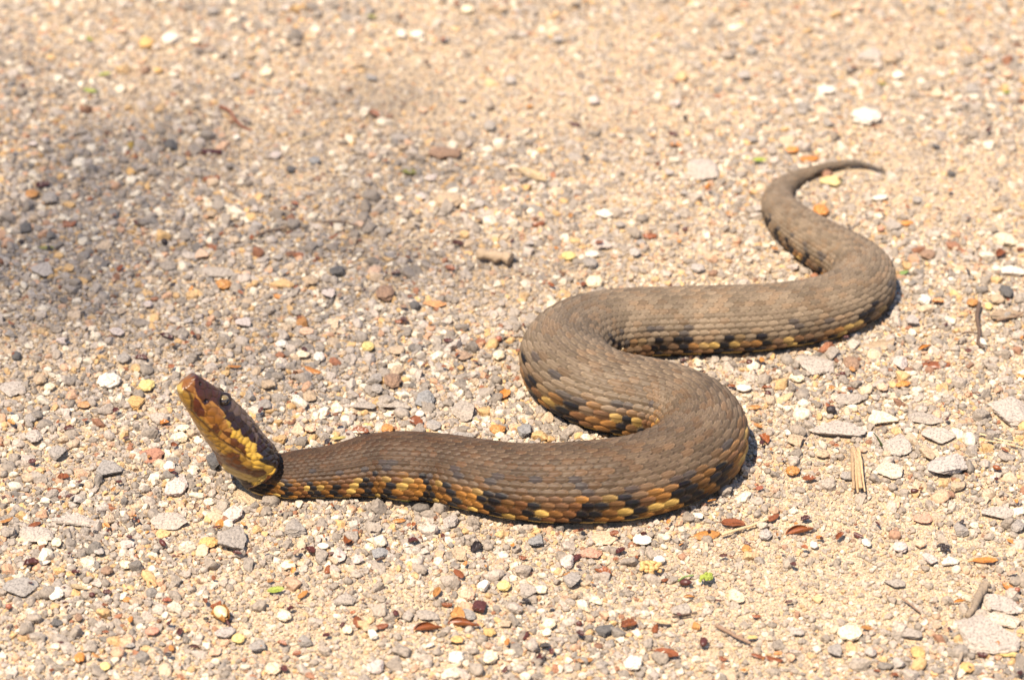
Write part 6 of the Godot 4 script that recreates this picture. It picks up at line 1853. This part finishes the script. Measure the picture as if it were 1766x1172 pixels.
	litter("cone", "black", Vector3(0.1834, 0.0015, 0.1652), 0.0060, -0.25, "small black cone on pale stones at the right")
	litter("leaf", "orange", Vector3(0.2003, 0.0015, 0.1734), 0.0113, 0.13, "orange leaf with a green stalk end at the right")
	litter("curl", "orange", Vector3(0.1863, 0.0015, 0.2014), 0.0044, 0.25, "star like orange husk left of the bent root stick")
	litter("leaf", "orange", Vector3(0.2076, 0.0015, 0.1931), 0.0071, -0.89, "orange leaf bit at the right edge")
	litter("bead", "brick", Vector3(0.2110, 0.0015, 0.1943), 0.0027, 0.00, "brick red seed at the right edge")
	litter("leaf", "amber", Vector3(0.1460, 0.0015, 0.2193), 0.0050, -0.13, "amber chip touching the large cream stone")
	litter("leaf", "yellow", Vector3(0.2025, 0.0015, 0.2360), 0.0085, 0.00, "yellow leaf in the near right corner")
	litter("scale", "maroon", Vector3(0.1914, 0.0015, 0.2360), 0.0046, -0.25, "maroon chip on the biggest mottled slab")
	litter("leaf", "rust", Vector3(0.1063, 0.0015, 0.2397), 0.0076, -0.13, "rust leaf with green edge at the near edge")
	litter("leaf", "orange", Vector3(0.2139, 0.0015, 0.1598), 0.0058, -0.49, "orange red leaf at the right edge")
	litter("scale", "rust", Vector3(0.1473, 0.0015, 0.2483), 0.0030, 0.00, "rust fleck at the near edge right of centre")
	litter("scale", "rust", Vector3(0.1543, 0.0015, 0.2505), 0.0033, 0.00, "rust husk at the near edge right of centre")
	litter("scale", "maroon", Vector3(0.1151, 0.0015, 0.2018), 0.0034, 0.00, "maroon tuft in the sandy patch")
	litter("scale", "orange", Vector3(0.1315, 0.0015, 0.1569), 0.0035, 0.00, "orange tuft beside the curled rust leaf")
	litter("leaf", "peach", Vector3(0.2105, 0.0015, 0.1819), 0.0052, 0.49, "pinkish brown leaf at the right edge")
	litter("scale", "rust", Vector3(0.1982, 0.0015, 0.1843), 0.0022, 0.00, "rust bead on a grey chip behind the root stick")
	litter("leaf", "mustard", Vector3(0.1245, 0.0015, 0.1086), 0.0035, 0.70, "mustard flake on the glossy amber stone")
	litter("leaf", "lime", Vector3(-0.0456, 0.0015, 0.1278), 0.0071, 0.00, "bright green leaf tip under the snake's forebody")
	pass


func twig(tone: String, radius: float, pts: Array, label: String) -> void:
	litter_no += 1
	var path := smooth_path(pts, 7)
	var rr := PackedFloat32Array()
	for i in path.size():
		var t := float(i) / (path.size() - 1)
		path[i].y += gh(path[i].x, path[i].z) + .0012
		var r := radius * (1.0 - .35 * t)
		if tone in ["green", "blade"]:
			r = radius * (1.0 - .8 * (1.0 - t)) if tone == "blade" else radius
		if tone == "splinter":
			r = radius * (.75 + .25 * sin(PI * clampf(t * 1.15, 0, 1)))
		rr.append(maxf(r, radius * .12))
	var kind: String = {"straw": "straw", "green": "stem", "blade": "grass_blade", "splinter": "wood_splinter", "root": "root_stick", "stalk": "plant_stalk"}.get(tone, "twig")
	var cat: String = {"straw": "straw", "green": "stem", "blade": "grass", "splinter": "wood splinter", "root": "stick", "stalk": "stalk"}.get(tone, "twig")
	var t: Vector3 = TONE[{"dark": "brown"}.get(tone, tone)]
	if tone == "dark":
		t *= .45
	if tone == "splinter":
		# split wood: a main sliver and thinner strips torn from it
		var root := Node3D.new()
		root.name = numbered(kind)
		root.position = path[path.size() - 1]
		add_child(root)
		tag(root, label, cat)
		for k in 4:
			var q := PackedVector3Array()
			var r2 := PackedFloat32Array()
			for i in path.size():
				var u := float(i) / (path.size() - 1)
				q.append(path[i] - root.position + Vector3((k - 1.5) * radius * (.42 + .25 * u), sin(k * 2.1 + u * 3.0) * radius * .25, u * radius * (k % 2)))
				r2.append(rr[i] * (.55 if k in [1, 2] else .36) * (1.0 - .45 * u * (k % 2)))
			piece("strip", tube(q, r2, 9, 40 + k, .5), plain_mat(t * (.8 + .12 * k), .75), root)
		return
	var o := MeshInstance3D.new()
	o.name = numbered(kind)
	o.mesh = tube(path, rr, 10, litter_no, .5 if tone in ["root", "dark", "stalk"] else .2)
	o.material_override = plain_mat(t, .7)
	add_child(o)
	tag(o, label, cat)


func place_twigs() -> void:
	twig("red", 0.00091, [Vector3(-0.1539, 0.0017, -0.2222), Vector3(-0.1483, 0.0017, -0.2171), Vector3(-0.1454, 0.0017, -0.2096), Vector3(-0.1425, 0.0017, -0.2040), Vector3(-0.1392, 0.0017, -0.1991), Vector3(-0.1354, 0.0017, -0.1966)], "curved reddish twig behind the head")
	twig("dark", 0.00108, [Vector3(0.2226, 0.0019, -0.0280), Vector3(0.2200, 0.0019, -0.0162), Vector3(0.2196, 0.0019, -0.0041), Vector3(0.2180, 0.0019, 0.0049), Vector3(0.2201, 0.0019, 0.0098)], "dark bent twig standing among the gravel at the right")
	twig("dark", 0.00055, [Vector3(0.2115, 0.0014, -0.0038), Vector3(0.2149, 0.0014, -0.0048), Vector3(0.2191, 0.0014, -0.0038)], "short dark side twig crossing the bent twig at the right")
	twig("root", 0.00192, [Vector3(0.1985, 0.0026, 0.1917), Vector3(0.1960, 0.0026, 0.1957), Vector3(0.1930, 0.0025, 0.2024), Vector3(0.1909, 0.0025, 0.2082), Vector3(0.1877, 0.0025, 0.2129)], "bent grey brown root stick beside the pale slabs")
	twig("root", 0.00097, [Vector3(0.1952, 0.0018, 0.1950), Vector3(0.1975, 0.0018, 0.1942), Vector3(0.2005, 0.0018, 0.1954)], "little side root of the bent root stick")
	twig("splinter", 0.00228, [Vector3(0.1524, 0.0029, 0.0923), Vector3(0.1522, 0.0029, 0.1003), Vector3(0.1518, 0.0028, 0.1101), Vector3(0.1514, 0.0028, 0.1231)], "upright pale wood splinter in front of the longest slab")
	twig("straw", 0.00075, [Vector3(0.0898, 0.0016, 0.1550), Vector3(0.0975, 0.0016, 0.1508), Vector3(0.1104, 0.0016, 0.1433)], "long straw stick beside the amber green leaf")
	twig("brown", 0.00095, [Vector3(0.0839, 0.0018, 0.2184), Vector3(0.0878, 0.0018, 0.2215), Vector3(0.0923, 0.0018, 0.2261), Vector3(0.0974, 0.0018, 0.2303)], "brown twig in front of the upright dark seed")
	twig("dark", 0.00048, [Vector3(0.0663, 0.0014, 0.2114), Vector3(0.0712, 0.0014, 0.2102), Vector3(0.0765, 0.0014, 0.2087)], "dark twig under the grey oval rock")
	twig("green", 0.00037, [Vector3(0.0698, 0.0013, 0.1872), Vector3(0.0723, 0.0013, 0.1848), Vector3(0.0748, 0.0013, 0.1840), Vector3(0.0763, 0.0013, 0.1836)], "thin green stem behind the glossy maroon seed")
	twig("brown", 0.00048, [Vector3(0.1626, 0.0014, 0.1993), Vector3(0.1654, 0.0014, 0.2028), Vector3(0.1689, 0.0014, 0.2079)], "thin brown twig in the sandy patch")
	twig("stalk", 0.00070, [Vector3(0.1832, 0.0016, 0.2357), Vector3(0.1813, 0.0016, 0.2413), Vector3(0.1778, 0.0016, 0.2517)], "grey plant stalk at the near right corner")
	twig("dark", 0.00041, [Vector3(-0.0041, 0.0013, 0.0000), Vector3(0.0019, 0.0013, -0.0005), Vector3(0.0095, 0.0013, -0.0010)], "thin brown twig touching the coil's left bend")
	twig("dark", 0.00057, [Vector3(-0.0937, 0.0015, -0.1044), Vector3(-0.0872, 0.0015, -0.1055), Vector3(-0.0802, 0.0015, -0.1033), Vector3(-0.0749, 0.0015, -0.0999)], "thin grey twig far behind the neck")
	twig("straw", 0.00048, [Vector3(-0.1148, 0.0014, -0.1850), Vector3(-0.1061, 0.0014, -0.1899), Vector3(-0.0968, 0.0014, -0.1960)], "thin straw far behind the head")
	twig("straw", 0.00041, [Vector3(0.2095, 0.0013, 0.0793), Vector3(0.2172, 0.0013, 0.0833), Vector3(0.2277, 0.0013, 0.0865)], "upper dry grass stem at the right edge")
	twig("straw", 0.00041, [Vector3(0.2114, 0.0013, 0.0847), Vector3(0.2189, 0.0013, 0.0865), Vector3(0.2277, 0.0013, 0.0901)], "lower dry grass stem at the right edge")
	twig("brown", 0.00055, [Vector3(0.2292, 0.0014, -0.0149), Vector3(0.2363, 0.0014, -0.0169), Vector3(0.2426, 0.0014, -0.0210)], "brown stem under the big curled tan leaf")
	twig("straw", 0.00060, [Vector3(0.0485, 0.0020, 0.0237), Vector3(0.0496, 0.0080, 0.0270), Vector3(0.0510, 0.0140, 0.0294)], "short pale stick leaning inside the snake's inner bend")
	twig("blade", 0.00057, [Vector3(0.1595, 0.0130, 0.0952), Vector3(0.1615, 0.0090, 0.0921), Vector3(0.1633, 0.0050, 0.0900), Vector3(0.1648, 0.0010, 0.0874)], "green grass blade beside the crumbly pale rock")
	twig("dark", 0.00058, [Vector3(-0.1260, 0.0015, -0.0933), Vector3(-0.1183, 0.0015, -0.0977), Vector3(-0.1121, 0.0015, -0.0999), Vector3(-0.1049, 0.0015, -0.1044)], "dark crooked twig left of the thin grey twig")
	pass


func make_husk() -> void:
	# a seed husk split open: two orange brown boat shaped valves round a cream seed, on a dark stalk
	var at: Vector2 = Vector2(-0.1200, 0.2112)
	var root := Node3D.new()
	root.name = "seed_husk"
	root.transform = Transform3D(Basis(Vector3.UP, -.9), Vector3(at.x, gh(at.x, at.y) + .0032, at.y))
	add_child(root)
	tag(root, "split orange brown seed husk holding a cream seed, on a short dark stalk", "seed husk")
	var l := .0088
	for k in 2:
		var valve := piece("husk_valve", shell_shape("scale", 7 + k), plain_mat(TONE["amber"] * (.9 if k else 1.0), .35, .4), root)
		valve.transform = Transform3D(Basis.from_euler(Vector3(-1.15 if k == 0 else .75, 0, .1)).scaled(Vector3(l, l * 1.3, l * 1.25)), Vector3(0, -.0003, .0020 if k == 0 else -.0018))
	var sd := piece("seed", seed_shape(), plain_mat(Vector3(.75, .62, .34), .4), root)
	sd.transform = Transform3D(Basis.from_euler(Vector3(.3, 0, .15)).scaled(Vector3(l * .9, l * .55, l * .62)), Vector3(-.0003, .0013, 0))
	var path := PackedVector3Array([Vector3(.0038, -.0004, 0), Vector3(.0050, -.0010, .0004), Vector3(.0062, -.0016, .0002), Vector3(.0080, -.0018, .0010)])
	piece("stalk", tube(path, PackedFloat32Array([.0005, .0006, .00045, .0003]), 7, 3, .5), plain_mat(TONE["maroon"], .6), root)


func make_tree() -> void:
	# a young tree beyond the left edge of the picture; the tip of one limb hangs far above the gravel and shades part of it
	var root := Node3D.new()
	root.name = "tree"
	root.position = Vector3(-6.6, 0, 3.6)
	add_child(root)
	tag(root, "young leafy tree standing left of the gravel, one limb reaching over it", "tree")
	var g := RandomNumberGenerator.new()
	g.seed = 77
	var bark := plain_mat(Vector3(.16, .12, .09), .9)
	var toward := TO_SUN.normalized()
	var shade: Vector2 = Vector2(-0.1972, -0.0979)
	var tip: Vector3 = Vector3(shade.x, 0, shade.y) + toward * 6.3 - root.position
	var trunk := PackedVector3Array()
	var tr := PackedFloat32Array()
	for i in 16:
		var t := i / 15.0
		trunk.append(Vector3(.25 * t + .06 * sin(i * .9), 6.4 * t, -.2 * t + .05 * sin(i * .7)))
		tr.append(.13 * (1.0 - .85 * t))
	piece("trunk", tube(trunk, tr, 12, 5, .2), bark, root)
	var limb := smooth_path([trunk[10], trunk[10] + Vector3(.9, .9, -.5), tip + Vector3(-.9, .35, .45), tip + Vector3(-.02, .0, .01)], 8)
	var lr := PackedFloat32Array()
	for i in limb.size():
		lr.append(lerpf(.045, .003, float(i) / (limb.size() - 1)))
	piece("limb", tube(limb, lr, 8, 6, .2), bark, root)
	var leaf := shell_shape("leaf", 1)
	var where: Array[Transform3D] = []
	for i in 200:
		# the tuft at the limb's tip
		var p := tip + Vector3(g.randfn() * .10, g.randfn() * .05, g.randfn() * .085)
		where.append(Transform3D(Basis.from_euler(Vector3(g.randf_range(-.7, .7), g.randf() * TAU, g.randf_range(-.5, .5))).scaled(Vector3.ONE * g.randf_range(.026, .036)), p))
	for i in 2600:
		var u := g.randf()
		var p := trunk[int(8 + u * 7)] + Vector3(g.randfn() * .55 - .35, g.randfn() * .5 + .3, g.randfn() * .6 + .3)
		where.append(Transform3D(Basis.from_euler(Vector3(g.randf_range(-.9, .9), g.randf() * TAU, g.randf_range(-.9, .9))).scaled(Vector3.ONE * g.randf_range(.05, .09)), p))
	var mm := MultiMesh.new()
	mm.transform_format = MultiMesh.TRANSFORM_3D
	mm.mesh = leaf
	mm.instance_count = where.size()
	for i in where.size():
		mm.set_instance_transform(i, where[i])
	var crown := MultiMeshInstance3D.new()
	crown.name = "crown"
	crown.multimesh = mm
	crown.material_override = plain_mat(Vector3(.07, .11, .03), .5, .8)
	crown.set_meta("kind", "stuff")
	root.add_child(crown, true)


func make_crumbs() -> void:
	# crumbs of dry bud scales and leaves, too small to count
	var g := RandomNumberGenerator.new()
	g.seed = 404
	var mm := MultiMesh.new()
	mm.transform_format = MultiMesh.TRANSFORM_3D
	mm.use_colors = true
	mm.mesh = shell_shape("scale", 21)
	var where: Array[Transform3D] = []
	var tint: Array[Color] = []
	while where.size() < 1500:
		var x := g.randf_range(-.42, .42)
		var z := g.randf_range(-.48, .36)
		if taken(x, z) == 1 or g.randf() > .35 + .65 * smoothstep(-.3, .25, z):
			continue
		var size := lerpf(.0014, .0042, pow(g.randf(), 2.0))
		var b := Basis.from_euler(Vector3(g.randf_range(-.6, .6) + (PI if g.randf() < .5 else 0.0), g.randf() * TAU, g.randf_range(-.4, .4)))
		where.append(Transform3D(b.scaled(Vector3.ONE * size), Vector3(x, gh(x, z) + .0031 + .2 * size, z)))
		var t: Vector3 = TONE[["maroon", "rust", "rust", "maroon", "amber", "orange", "black", "brown"][g.randi() % 8]] * g.randf_range(.7, 1.3)
		tint.append(Color(t.x, t.y, t.z))
	mm.instance_count = where.size()
	for i in where.size():
		mm.set_instance_transform(i, where[i])
		mm.set_instance_color(i, tint[i])
	var o := MultiMeshInstance3D.new()
	o.name = "leaf_crumbs"
	o.multimesh = mm
	o.material_override = plain_mat(Vector3.ONE, .5)
	o.set_meta("kind", "stuff")
	o.set_meta("label", "crumbs of dry red brown bud scales strewn over the gravel")
	add_child(o)
